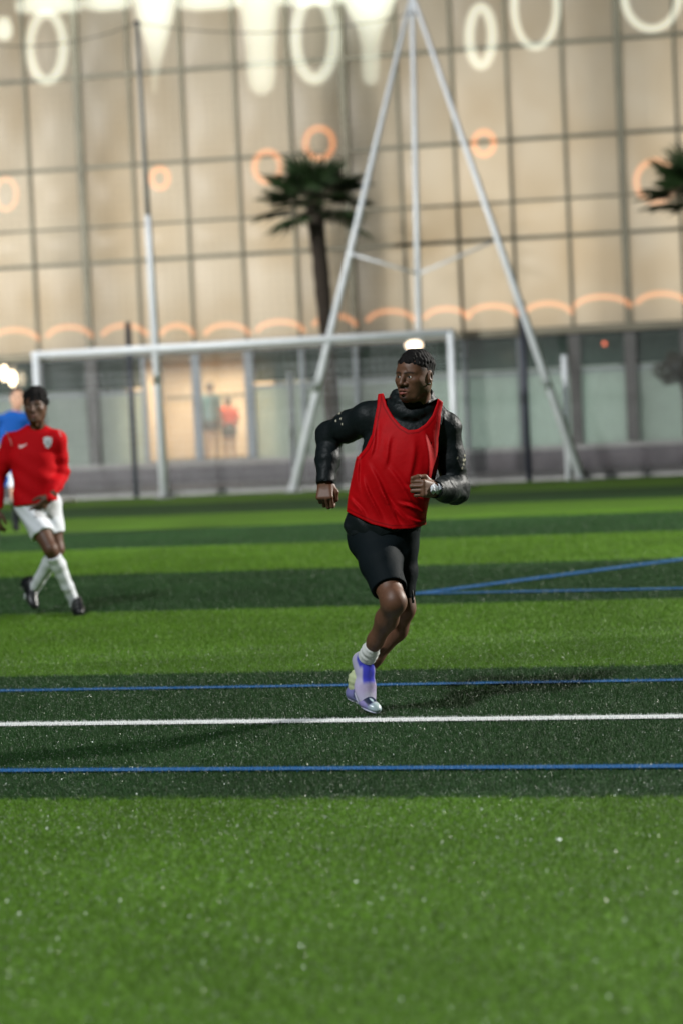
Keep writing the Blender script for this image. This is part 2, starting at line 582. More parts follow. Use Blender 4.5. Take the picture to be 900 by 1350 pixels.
# denser near, wider far
sets = []
for y0, y1, dens, bw, bh in ((4.4, 9, 14000, .0018, .016), (9, 14.5, 20000, .0018, .016), (14.5, 21, 6500, .0030, .017), (21, 31, 1800, .0055, .018)):
    P = scatter(area(y0, y1) * dens, y0, y1)
    sets.append((P, np.full(len(P), bw), np.full(len(P), bh)))
P = np.concatenate([s[0] for s in sets]); BW = np.concatenate([s[1] for s in sets]); BH = np.concatenate([s[2] for s in sets])
n = len(P)
BH = BH * (0.65 + 0.6 * rng.rand(n)); BW = BW * (0.7 + 0.6 * rng.rand(n))
ang = rng.rand(n) * 2 * math.pi
lean = rng.rand(n) * 0.75
la = rng.rand(n) * 2 * math.pi
tip = np.stack([P[:, 0] + np.cos(la) * lean * BH, P[:, 1] + np.sin(la) * lean * BH, BH], 1)
dx = np.stack([np.cos(ang) * BW / 2, np.sin(ang) * BW / 2, np.zeros(n)], 1)
base = np.concatenate([P, np.full((n, 1), -.002)], 1)
val = 0.65 + 0.7 * rng.rand(n)
colr = np.stack([val * (0.9 + .25 * rng.rand(n)), val, val * (.8 + .5 * rng.rand(n))], 1)
owner = np.full(n, -1)
for i, (nm, a, b, wd, kind) in enumerate(LINES):
    d = nrm(b - a)[:2]; L_ = np.linalg.norm(b - a)
    rel = P - a[:2]; s = rel @ d; t = rel @ np.array([-d[1], d[0]])
    owner[(np.abs(t) < wd / 2 * (1 + .12 * rng.randn(n))) & (s > 0) & (s < L_)] = i
def blades(sel, scale=1.0, thick=1.0):
    k = sel.sum()
    V = np.empty((k * 3, 3)); V[0::3] = base[sel] - dx[sel] * thick; V[1::3] = base[sel] + dx[sel] * thick; V[2::3] = tip[sel]
    C = np.repeat(colr[sel], 3, 0)
    return V, np.arange(k * 3).reshape(-1, 3), C
V, Fc, C = blades(owner < 0)
# pale facets whose colour paints wet glints on the pile
ns = 150000
sp_ = np.concatenate([scatter(ns * .4, 4.4, 9), scatter(ns * .7, 9, 15), scatter(ns * .1, 15, 22)])
ns = len(sp_)
cz = .006 + .010 * rng.rand(ns); ss = (.0010 + .0010 * rng.rand(ns) ** 3) * np.where(sp_[:, 1] < 9, 1.35, 1.0)
tri = rng.normal(size=(ns, 3, 3)) * ss[:, None, None]
SV = (np.concatenate([sp_, cz[:, None]], 1)[:, None, :] + tri).reshape(-1, 3)
M_glint = mat('painted_glint', (0.42, 0.46, 0.40), 0.38, metal=.3, spec=.8)
tag(link_mesh('turf_glints', mesh_np(SV, np.arange(ns * 3).reshape(-1, 3)), M_glint, smooth=False), 'tiny pale facets painted as glints over the plastic grass', 'infill', kind='stuff')  # pale facets painted as wet glints, not infill
tag(link_mesh('turf_blades', mesh_np(V, Fc, C, 'turf_blades'), M_blade, smooth=False), 'short green plastic grass blades of the pitch', 'grass', kind='stuff')
for i, (nm, a, b, wd, kind) in enumerate(LINES):
    d = nrm(b - a); t = np.array([-d[1], d[0], 0]) * wd / 2
    z = np.array([0, 0, .006 + .001 * i])
    V, Fc, C = blades(owner == i, thick=1.5)
    lum = (0.8 + .3 * rng.rand(len(V) // 3)).repeat(3)[:, None]
    bc = np.array([0.80, 0.82, 0.82]) if kind == 'white' else np.array([0.008, 0.12, 0.33])
    nv = len(V)
    V = np.concatenate([V, [a - t + z, b - t + z, b + t + z, a + t + z]])
    Fc = np.concatenate([Fc, [[nv, nv + 1, nv + 2], [nv, nv + 2, nv + 3]]])
    C = np.concatenate([lum * bc, np.tile(bc * .8, (4, 1))])
    o = link_mesh(nm, mesh_np(V, Fc, np.minimum(C, .9), nm), M_lw if kind == 'white' else M_lb, smooth=False)
    o['kind'] = 'structure'

# ================================================================== GOAL
GX = [ground(55, 669), ground(598, 645)]
gl, gr = at(47, 468, 42.5), at(593, 437, 40.6)
gdir = (gr - gl) * [1, 1, 0]; gdir = nrm(gdir); gback = np.array([-gdir[1], gdir[0], 0])
H = float(gl[2] + gr[2]) / 2 + .06
gl = np.array([gl[0], gl[1], 0]); gr = np.array([gr[0], gr[1], 0])
goal = empty('football_goal', tuple((gl + gr) / 2))
tag(goal, 'white football goal with net in front of the fence', 'goal')
for p in (gl, gr):
    MB().tube([p, p + [0, 0, H - .06]], .06, 16).build('post', M_white, goal, smooth=True)
MB().tube([gl - gdir * .06 + [0, 0, H - .06], gr + gdir * .06 + [0, 0, H - .06]], .058, 16).build('crossbar', M_white, goal, smooth=True)
for p in (gl, gr):
    MB().tube([p + [0, 0, .04], p + gback * 1.5 + [0, 0, .04]], .03, 10).build('ground_bar', M_white, goal, smooth=True)
    MB().tube([p + gback * .03 + [0, 0, H - .1], p + gback * .7 + [0, 0, H - .16]], .018, 8).build('net_stay', M_white, goal, smooth=True)
nb = MB()
W_ = np.linalg.norm(gr - gl)
def netp(s, t):   # t 0..1 down the back
    if t < .25: y, z = .75 * t / .25, H - .12
    else: y, z = .75 + .75 * (t - .25) / .75, (H - .12) * (1 - (t - .25) / .75)
    return gl + gdir * s + gback * y + [0, 0, max(z, .03)]
for s in np.arange(0, W_ + .01, .13): nb.tube([netp(s, t) for t in (0, .25, .5, .75, 1)], .0022, 3, cap=False)
for t in np.linspace(0, 1, 27): nb.tube([netp(0, t), netp(W_, t)], .0022, 3, cap=False)
o = nb.build('net', M_wcord, goal); o['kind'] = 'stuff'

# ================================================================== FENCE (chain link)
fence = empty('chain_link_fence', tuple(FENCE0))
tag(fence, 'chain link fence with dark posts along the edge of the pitch', 'fence')
def fence_s(u, v): return float((on_plane(u, v, FENCE0, FN) - FENCE0) @ FE)
sA, sB = fence_s(180, 655), fence_s(697, 635)
step = sB - sA
for k in (-1, 0, 1, 2):
    p = FENCE0 + FE * (sA + step * k) + FN * .02
    MB().tube([p + [0, 0, -.02], p + [0, 0, 3.25]], .055, 10).build('post', M_dsteel, fence, smooth=True)
s0, s1, HF = sA - step, sA + 2 * step, 2.55
nb = MB()
def ribbon(a, b, wv=.0022):
    d = nrm(b - a); x = nrm(np.cross(d, FN)) * wv
    nb.add([a - x, a + x, b + x, b - x], [(0, 1, 2, 3)])
s = s0 - HF
while s < s1:
    for sg in (1, -1):
        a0, a1 = s, s + HF
        lo, hi = max(a0, s0), min(a1, s1)
        if hi > lo:
            za, zb = (lo - s, hi - s) if sg > 0 else (HF - (lo - s), HF - (hi - s))
            ribbon(FENCE0 + FE * lo + [0, 0, za + .06], FENCE0 + FE * hi + [0, 0, zb + .06])
    s += .075
o = nb.build('mesh', M_wire, fence); o['kind'] = 'stuff'
for z in (.08, HF + .05):
    MB().tube([FENCE0 + FE * s0 + [0, 0, z], FENCE0 + FE * s1 + [0, 0, z]], .012, 6).build('rail', M_dsteel, fence, smooth=True)

# ================================================================== TALL WHITE POST AND TRIPOD MAST, BALL STOP NET
PY = 43.5
pb, pt = ground(217, 657), at(181, 32, PY)
pt[:2] = pb[:2] + (pt[:2] - pb[:2])
post = empty('tall_post', tuple(pb))
tag(post, 'tall tapering white post rising behind the goal, beside the dark fence post', 'post')
pm_ = pb + (pt - pb) * .60
MB().tube([pb, pb + (pt - pb) * .5, pm_], [.085, .066, .060], 16).build('lower_pole', M_white, post, smooth=True)
MB().tube([pm_ - (pt - pb) * .02, pt], [.050, .036], 14).build('dimmed_upper_pole', mat('painted_falloff', (0.24, 0.245, 0.235), .6, metal=.2, noise=(4, .2)), post, smooth=True)  # darker colour stands for the floodlight fading towards the top
MB().box(pb + [0, 0, .02], .34, .34, .03).build('base_plate', M_wire, post)
MB().tube([pt, pt + [0, 0, .06]], .055, 12).build('cap', M_dsteel, post, smooth=True)

ap = at(542, -18, PY)
cb = ground(556, 641)
mast = empty('tripod_mast', tuple(cb))
tag(mast, 'tall white tripod mast with raking legs and braces behind the goal', 'mast')
lb, rb = ground(386, 649), ground(766, 633)
MB().tube([cb, ap], [.068, .040], 16).build('centre_pole', M_white, mast, smooth=True)
for f_ in (lb, rb):
    MB().tube([f_, ap - [0, 0, .12]], [.085, .036], 16).build('leg', M_white, mast, smooth=True)
    MB().box(f_ + [0, 0, .015], .3, .3, .03).build('base_plate', M_wire, mast)
cpt = at(551, 361, PY)
for e in (at(460, 334, PY), at(648, 319, PY)):
    MB().tube([e, cpt], .022, 10).build('brace', M_white, mast, smooth=True)
for (u0, v0, u1, v1) in ((383, 492, 389, 643), (743, 468, 749, 633)):
    f_ = ground(u1, v1)
    MB().tube([f_, at(u0, v0, f_[1])], .055, 12).build('strut', M_white, mast, smooth=True)
MB().tube([ap - [0, 0, .15], ap + [0, 0, .12]], .1, 12).build('cap', M_wire, mast, smooth=True)
for sx in (-1, 1):
    MB().tube([at(543 + sx * 10, 18, PY), at(543, 18, PY)], .025, 8).build('bracket', M_dsteel, mast, smooth=True)

net = empty('ball_stop_net', tuple(pt * [1, 1, 0]))
tag(net, 'thin dark ball stop netting strung between tall white post and mast', 'net')
topL = at(-60, 52, PY); topM = pt + [0, 0, .02]; topR = at(542, 18, PY)
nb = MB()
for a, b in ((topL, topM), (topM, topR)):
    sag = [a + (b - a) * t - np.array([0, 0, .25 * 4 * t * (1 - t)]) for t in np.linspace(0, 1, 9)]
    MB().tube(sag, .009, 6).build('rope', M_cord, net, smooth=True)
    m = int(np.linalg.norm((b - a)[:2]) / .14)
    for i in range(m + 1):
        t = i / m; p = a + (b - a) * t - np.array([0, 0, .25 * 4 * t * (1 - t)])
        nb.tube([p, p * [1, 1, 0] + [0, 0, 2.4]], .0011, 3, cap=False)
for z in np.arange(2.4, 7.6, .14):
    nb.tube([topL * [1, 1, 0] + [0, 0, z], topM * [1, 1, 0] + [0, 0, z], topR * [1, 1, 0] + [0, 0, z]], .0011, 3, cap=False)
o = nb.build('netting', M_cord, net); o['kind'] = 'stuff'

# ================================================================== BUILDING
def fac(u, v, off=0.0):
    p = on_plane(u, v, FAC0 + FN * off, FN); return float((p - FAC0) @ FE), float(p[2])
def fp(s, z, off=0.0): return FAC0 + FE * s + FN * off + np.array([0, 0, z])
sL, sR = fac(108, 225)[0], fac(820, 225)[0]
CW = (sR - sL) / 10
def cs(i): return sL + CW * i
ZR = [fac(450, v)[1] for v in (450, 328, 280, 200, 78)]
ZR.append(ZR[-1] + 2.0)
FLOOR = .40
hall = empty('glass_hall', tuple(fp(cs(5), 0)))
tag(hall, 'lit hall with beige translucent panel facade above a glazed ground floor', 'building')

def panel_material():
    m = bpy.data.materials.new('cushion_film'); m.use_nodes = True
    nt = m.node_tree; N = nt.nodes; L = nt.links; b = N['Principled BSDF']; out = N['Material Output']
    oi = N.new('ShaderNodeObjectInfo'); tc = N.new('ShaderNodeTexCoord'); geo = N.new('ShaderNodeNewGeometry')
    nz = N.new('ShaderNodeTexNoise'); nz.inputs['Scale'].default_value = .55; nz.inputs['Detail'].default_value = 2
    L.new(geo.outputs['Position'], nz.inputs['Vector'])
    rp = N.new('ShaderNodeValToRGB')
    rp.color_ramp.elements[0].position = .30; rp.color_ramp.elements[0].color = (.68, .60, .47, 1)
    rp.color_ramp.elements[1].position = .62; rp.color_ramp.elements[1].color = (.78, .74, .65, 1)
    L.new(nz.outputs[0], rp.inputs[0])
    mr = N.new('ShaderNodeMapRange'); mr.inputs['To Min'].default_value = .88; mr.inputs['To Max'].default_value = 1.0
    L.new(oi.outputs['Random'], mr.inputs[0])
    c = N.new('ShaderNodeMix'); c.data_type = 'RGBA'; c.blend_type = 'MULTIPLY'; c.inputs[0].default_value = 1
    L.new(rp.outputs[0], c.inputs[6]); L.new(mr.outputs[0], c.inputs[7])
    tr = N.new('ShaderNodeBsdfTranslucent'); L.new(c.outputs[2], tr.inputs[0])
    L.new(c.outputs[2], b.inputs['Base Color'])
    b.inputs['Roughness'].default_value = .35
    mx = N.new('ShaderNodeMixShader'); mx.inputs[0].default_value = .80
    L.new(b.outputs[0], mx.inputs[1]); L.new(tr.outputs[0], mx.inputs[2]); L.new(mx.outputs[0], out.inputs[0])
    return m
M_film = panel_material()
M_frame = mat('facade_frame', (0.20, 0.19, 0.14), 0.55, metal=.3, noise=(2, .15))
M_dark = mat('dark_column', (0.09, 0.09, 0.085), 0.6, noise=(2, .2))
M_gframe = mat('grey_frame', (0.22, 0.25, 0.27), 0.5, metal=.2)
M_beige = mat('beige_wall', (0.62, 0.50, 0.36), 0.8, noise=(2, .08))
M_room = mat('room_wall', (0.42, 0.43, 0.40), 0.85, noise=(1.5, .15))

def glass_mat(name, tint, transp, transl, gloss, rough):
    m = bpy.data.materials.new(name); m.use_nodes = True
    nt = m.node_tree; N = nt.nodes; L = nt.links; out = N['Material Output']; N.remove(N['Principled BSDF'])
    a = N.new('ShaderNodeBsdfTransparent'); a.inputs[0].default_value = (*[min(1, .55 + .5 * t) for t in tint], 1)
    b = N.new('ShaderNodeBsdfTranslucent'); b.inputs[0].default_value = (*tint, 1)
    d = N.new('ShaderNodeBsdfDiffuse'); d.inputs[0].default_value = (*tint, 1)
    g = N.new('ShaderNodeBsdfGlossy'); g.inputs['Roughness'].default_value = rough
    nz = N.new('ShaderNodeTexNoise'); nz.inputs['Scale'].default_value = 1.3; tcn = N.new('ShaderNodeNewGeometry')
    L.new(tcn.outputs['Position'], nz.inputs['Vector'])
    mr = N.new('ShaderNodeMapRange'); mr.inputs['To Min'].default_value = transl * .5; mr.inputs['To Max'].default_value = min(1, transl * 1.5)
    L.new(nz.outputs[0], mr.inputs[0])
    bd = N.new('ShaderNodeMixShader'); bd.inputs[0].default_value = .35; L.new(b.outputs[0], bd.inputs[1]); L.new(d.outputs[0], bd.inputs[2])
    m1 = N.new('ShaderNodeMixShader'); L.new(mr.outputs[0], m1.inputs[0]); L.new(a.outputs[0], m1.inputs[1]); L.new(bd.outputs[0], m1.inputs[2])
    m2 = N.new('ShaderNodeMixShader'); m2.inputs[0].default_value = gloss; L.new(m1.outputs[0], m2.inputs[1]); L.new(g.outputs[0], m2.inputs[2])
    L.new(m2.outputs[0], out.inputs[0])
    return m
M_frost = glass_mat('frosted_glass', (.62, .70, .64), .3, .7, .10, .15)
M_clear = glass_mat('clear_glass', (.9, .92, .9), .9, .10, .06, .05)
M_tran = glass_mat('transom_glass', (.10, .17, .14), .5, .45, .10, .1)

I0, I1 = -11, 20
# translucent panels: slightly bulged, each its own part
pm = {}
for r in range(len(ZR) - 1):
    w_, h_ = CW - .05, ZR[r + 1] - ZR[r] - .05
    vs_, fs_ = [], []
    n_ = 6
    for i in range(n_ + 1):
        for j in range(n_ + 1):
            a, b = i / n_ * 2 - 1, j / n_ * 2 - 1
            bul = .07 * (1 - a * a) * (1 - b * b)
            vs_.append(tuple(FE * (a * w_ / 2) - FN * bul + np.array([0, 0, b * h_ / 2])))
    for i in range(n_):
        for j in range(n_):
            q = i * (n_ + 1) + j
            fs_.append((q, q + n_ + 1, q + n_ + 2, q + 1))
    me = bpy.data.meshes.new('panel'); me.from_pydata(vs_, [], fs_); me.update()
    me.materials.append(M_film); me.polygons.foreach_set('use_smooth', np.ones(len(me.polygons), bool))
    for i in range(I0, I1):
        o = bpy.data.objects.new('panel', me); col.objects.link(o); o.parent = hall
        o.location = tuple(fp((cs(i) + cs(i + 1)) / 2, (ZR[r] + ZR[r + 1]) / 2) - wloc(hall))
for i in range(I0, I1 + 1):
    thick = i % 5 == 0
    d_ = .15 if thick else .06
    MB().box(fp(cs(i), (ZR[0] + ZR[-1]) / 2, -.02), d_, .14, ZR[-1] - ZR[0], FE, FN).build('mullion', M_frame, hall)
for k, z in enumerate(ZR):
    MB().box(fp((cs(I0) + cs(I1)) / 2, z, -.01), cs(I1) - cs(I0), .12, (.16 if k == 0 else .045 if k == 2 else .075), FE, FN).build('transom', M_frame, hall)
# piers behind the film at every fifth mullion; the widest one in the middle
for i in (-10, -5, 0, 5, 10, 15):
    wd = 1.5 if i == 5 else .40
    MB().box(fp(cs(i) + (.12 if i == 5 else 0), (FLOOR + ZR[-1]) / 2, .55), wd, .5, ZR[-1] - FLOOR, FE, FN).build('pier', M_room, hall)
cen = (cs(I0) + cs(I1)) / 2; wid = cs(I1) - cs(I0)
M_plinth = mat('plinth', (0.13, 0.12, 0.13), .9, noise=(3, .2))
M_hallw = mat('hall_wall', (0.70, 0.64, 0.54), 0.85)
MB().box(fp(cen, (ZR[0] + ZR[-1]) / 2, 5.2), wid, .2, ZR[-1] - ZR[0], FE, FN).build('back_wall', M_hallw, hall)
MB().box(fp(cen, ZR[0] + .02, 2.7), wid, 4.9, .2, FE, FN).build('upper_floor', M_hallw, hall)
MB().box(fp(cen, ZR[-1] + .15, 2.5), wid, 5.6, .2, FE, FN).build('roof', M_frame, hall)
MB().box(fp(cen, FLOOR / 2 - .02, 2.6), wid, 5.4, FLOOR, FE, FN).build('plinth', M_plinth, hall)
MB().box(fp(cen, (FLOOR + ZR[0]) / 2, 5.2), wid, .2, ZR[0] - FLOOR - .1, FE, FN).build('back_wall', M_room, hall)
MB().box(fp(cen, ZR[0] - .1, 2.6), wid, 4.8, .06, FE, FN).build('ceiling', M_room, hall)
# warm lobby behind the doorway (cells 1 and 2)
for i in (.55, 3.45):
    MB().box(fp(cs(i), (FLOOR + ZR[0]) / 2 - .05, 2.0), .1, 3.4, ZR[0] - FLOOR - .25, FE, FN).build('lobby_wall', M_beige, hall)
MB().box(fp(cs(2), (FLOOR + ZR[0]) / 2 - .05, 3.6), CW * 2.9 - .12, .12, ZR[0] - FLOOR - .25, FE, FN).build('lobby_wall', M_beige, hall)
MB().box(fp(cs(2), 1.9, 3.52), CW * 2.7, .05, .07, FE, FN).build('handrail', M_frame, hall)
# ground-floor glazing
ZT = fac(700, 492)[1]
for i in range(I0, I1):
    c = (cs(i) + cs(i + 1)) / 2
    lobby = i in (1, 2)
    z1 = ZR[0] - .22 if lobby else ZT
    MB().box(fp(c, (FLOOR + .08 + z1) / 2, .02), CW - .1, .02, z1 - FLOOR - .08, FE, FN).build('pane', M_clear if lobby else M_frost, hall)
    if not lobby:
        MB().box(fp(c, (z1 + ZR[0]) / 2, .02), CW - .1, .02, ZR[0] - z1 - .2, FE, FN).build('transom_pane', M_tran, hall)
        MB().box(fp(c, z1, 0), CW - .08, .07, .06, FE, FN).build('glazing_bar', M_gframe, hall)
    MB().box(fp(c, FLOOR + .04, -.03), CW - .002, .12, .09, FE, FN).build('sill', M_conc, hall)
for i in range(I0, I1 + 1):
    heavy = i in (0, 9, 10, 11)
    w_ = .24 if heavy else (.19 if i in (2, 3) else .09)
    MB().box(fp(cs(i), (FLOOR + .1 + ZR[0] - .1) / 2, -.01 - .02 * heavy), w_, .16, ZR[0] - FLOOR - .22, FE, FN).build('column' if heavy else 'glazing_post', M_dark if heavy else M_gframe, hall)
# lamps inside the hall, behind the film
def area(name, s, z, off, sx, sz, e, c, down=False):
    l = bpy.data.lights.new(name, 'AREA'); l.shape = 'RECTANGLE'; l.size = sx; l.size_y = sz; l.energy = e; l.color = c
    o = bpy.data.objects.new(name, l); col.objects.link(o); o.location = tuple(fp(s, z, off))
    o.rotation_euler = Vector((0, 0, -1) if down else tuple(-FN)).to_track_quat('-Z', 'Y').to_euler()
    return o
WARM = (1.0, 0.90, 0.75)
for i, e in ((-7.5, 1.1), (-2.5, 1.25), (2.3, .9), (7.6, 1.0), (12.5, 1.35)):
    area('hall_lamp', cs(i), 5.4, 4.4, 3.6, 4.4, 138 * e, WARM)
area('lobby_lamp', cs(2), ZR[0] - .35, 1.8, 2.4, 2.2, 185, (1, .86, .64), True)
for i in (-3, 5.5, 9, 13):
    area('room_lamp', cs(i), ZR[0] - .2, 2.6, 2.5, 2.0, 130, (.86, 1, .95), True)

# ================================================================== LAMP REFLECTIONS ON THE FACADE, BUILT AS GLOWING VOLUMES
def emitter(name, c, s):
    m = bpy.data.materials.new(name); m.use_nodes = True
    b = m.node_tree.nodes['Principled BSDF']
    b.inputs['Base Color'].default_value = (.2, .2, .2, 1)
    b.inputs['Emission Color'].default_value = (*c, 1); b.inputs['Emission Strength'].default_value = s
    return m
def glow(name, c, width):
    """lamp reflection put in as an emitting volume, so its edges fade"""
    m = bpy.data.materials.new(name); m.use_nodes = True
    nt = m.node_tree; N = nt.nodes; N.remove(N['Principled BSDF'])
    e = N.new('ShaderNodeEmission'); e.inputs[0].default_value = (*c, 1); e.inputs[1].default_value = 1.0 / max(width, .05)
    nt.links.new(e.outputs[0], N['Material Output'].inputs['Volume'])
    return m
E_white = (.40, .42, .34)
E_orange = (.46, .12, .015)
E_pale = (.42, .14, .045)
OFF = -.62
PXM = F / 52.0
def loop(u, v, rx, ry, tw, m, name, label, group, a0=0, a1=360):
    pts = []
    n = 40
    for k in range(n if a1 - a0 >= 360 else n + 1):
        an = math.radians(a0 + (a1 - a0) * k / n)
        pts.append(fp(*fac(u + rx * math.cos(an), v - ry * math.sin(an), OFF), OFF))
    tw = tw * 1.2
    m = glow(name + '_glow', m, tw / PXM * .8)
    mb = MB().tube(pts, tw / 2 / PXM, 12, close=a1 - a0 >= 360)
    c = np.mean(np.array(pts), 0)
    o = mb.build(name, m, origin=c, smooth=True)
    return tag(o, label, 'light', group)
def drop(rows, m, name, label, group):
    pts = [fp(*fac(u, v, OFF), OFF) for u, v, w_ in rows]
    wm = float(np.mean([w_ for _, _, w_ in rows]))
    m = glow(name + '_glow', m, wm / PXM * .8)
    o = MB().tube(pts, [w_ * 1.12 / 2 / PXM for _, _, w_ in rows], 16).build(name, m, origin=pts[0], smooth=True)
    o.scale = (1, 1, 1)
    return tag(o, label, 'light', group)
G1 = 'modelled white reflections high on the facade'
loop(62, 62, 22, 44, 13, E_white, 'reflection_loop', 'glowing cream oval loop of modelled reflection left of the tall white post, high on the facade', G1)
loop(415, 50, 25, 54, 15, E_white, 'reflection_loop', 'glowing cream oval loop of modelled reflection between the solid drop and the Y shaped glow', G1)
loop(633, 48, 15, 38, 13, E_white, 'reflection_loop', 'small thick cream loop of modelled reflection right of the tripod mast tip', G1)
loop(705, 8, 28, 54, 10, E_white, 'reflection_loop', 'large thin cream oval loop of modelled reflection cut by the top edge, beside the small thick loop', G1)
loop(858, -6, 36, 44, 10, E_white, 'reflection_loop', 'wide cream loop of modelled reflection at the right end of the facade', G1)
drop([(204, -14, 58), (205, 20, 46), (206, 60, 26), (205, 95, 11), (204, 122, 7)], E_white, 'reflection_drop', 'tapering cream funnel of modelled reflection beside the tall white post top', G1)
drop([(340, -14, 62), (342, 20, 46), (344, 60, 38), (345, 100, 36), (345, 116, 30), (345, 126, 14)], E_white, 'reflection_drop', 'solid blunt cream drop of modelled reflection above the left palm crown', G1)
drop([(486, -14, 78), (487, 15, 54), (488, 40, 32), (488, 60, 24), (488, 90, 23), (488, 106, 20), (488, 113, 10)], E_white, 'reflection_drop', 'Y shaped cream drop of modelled reflection left of the tripod mast tip', G1)
drop([(6, 22, 14), (6, 34, 22), (6, 46, 22), (6, 54, 12)], E_white, 'reflection_drop', 'small cream blob of modelled reflection at the left end of the facade', G1)
for (u0, u1, v, lab) in ((20, 110, 8, 'cream band of modelled reflection across the top of the leftmost oval loop'), (110, 175, 4, 'cream band of modelled reflection between the leftmost oval loop and the funnel'), (232, 318, 3, 'cream band of modelled reflection between the funnel and the solid drop'), (365, 455, -2, 'cream band of modelled reflection above the oval loop beside the Y shaped glow')):
    drop([(u0, v + 2, 14), (u0 * .7 + u1 * .3, v - 4, 30), (u0 * .3 + u1 * .7, v - 6, 30), (u1, v, 14)], E_white, 'reflection_band', lab, G1)
G2 = 'modelled orange reflection rings on the facade'
loop(211, 235, 11, 13, 7, E_orange, 'reflection_ring', 'small orange ring of modelled reflection beside the tall white post', G2)
loop(353, 220, 17, 20, 8, E_orange, 'reflection_ring', 'orange ring of modelled reflection touching the left palm crown fronds', G2)
loop(421, 189, 18, 20, 8, E_orange, 'reflection_ring', 'orange ring of modelled reflection just above the left palm crown', G2)
loop(637, 189, 13, 15, 8, E_orange, 'reflection_ring', 'orange ring of modelled reflection beside the right raking mast leg', G2)
loop(864, 239, 26, 27, 8, E_pale, 'reflection_ring', 'large pale orange ring of modelled reflection behind the right palm fronds', G2)
loop(8, 256, 14, 20, 6, E_pale, 'reflection_ring', 'faint pale orange ring of modelled reflection left of the tall white post', G2)
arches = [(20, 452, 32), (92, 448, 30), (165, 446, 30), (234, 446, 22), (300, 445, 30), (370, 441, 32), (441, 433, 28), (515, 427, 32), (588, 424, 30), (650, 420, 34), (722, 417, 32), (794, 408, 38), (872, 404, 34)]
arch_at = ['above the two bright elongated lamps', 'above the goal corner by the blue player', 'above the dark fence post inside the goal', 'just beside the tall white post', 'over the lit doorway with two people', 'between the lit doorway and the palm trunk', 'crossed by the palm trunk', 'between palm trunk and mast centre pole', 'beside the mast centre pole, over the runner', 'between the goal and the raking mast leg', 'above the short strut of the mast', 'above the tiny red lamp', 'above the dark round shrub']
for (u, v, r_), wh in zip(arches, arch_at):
    loop(u, v, r_, 17, 7, E_pale, 'reflection_arch', 'low orange arch of modelled reflection on the facade ' + wh, 'modelled orange reflection arches above the ground floor', 10, 170)

# lamps on the ground floor
E_bulb = emitter('bulb', (1.0, .80, .55), 9.0)
E_lampm = emitter('mast_bulb', (1.0, .78, .55), 4.0)
E_red = emitter('red_bulb', (1.0, .16, .05), 2.0)
M_bracket = M_dark
def globe(u, v, rx, rz, m, label, name='wall_lamp', cat='lamp', D=None):
    c = fp(*fac(u, v, -.3), -.3) if D is None else at(u, v, D)
    t = empty(name, tuple(c)); tag(t, label, cat)
    vs_, fs_ = [], []
    bm = MB()
    prof = [(math.sin(a) , math.cos(a)) for a in np.linspace(0.05, math.pi - .05, 9)]
    bm.tube([c + np.array([0, 0, rz * k]) for _, k in prof], [rx * s_ for s_, _ in prof], 14)
    bm.build('globe', m, t, smooth=True)
    MB().tube([c + FN * .02 + [0, 0, rz * .9], c + FN * .27 + [0, 0, rz * .9]], .02, 8).build('bracket', M_bracket, t, smooth=True)
globe(545, 455, .15, .08, E_lampm, 'bright white lamp on the mast centre pole, above the head of the runner', 'mast_lamp', D=43.2)
globe(6, 492, .08, .17, E_bulb, 'bright elongated lamp behind the blue shirted player, outer of two')
globe(17, 499, .08, .17, E_bulb, 'bright elongated lamp above the head of the blue shirted player')
globe(796, 453, .04, .04, E_red, 'tiny red lamp on the glazed ground floor')

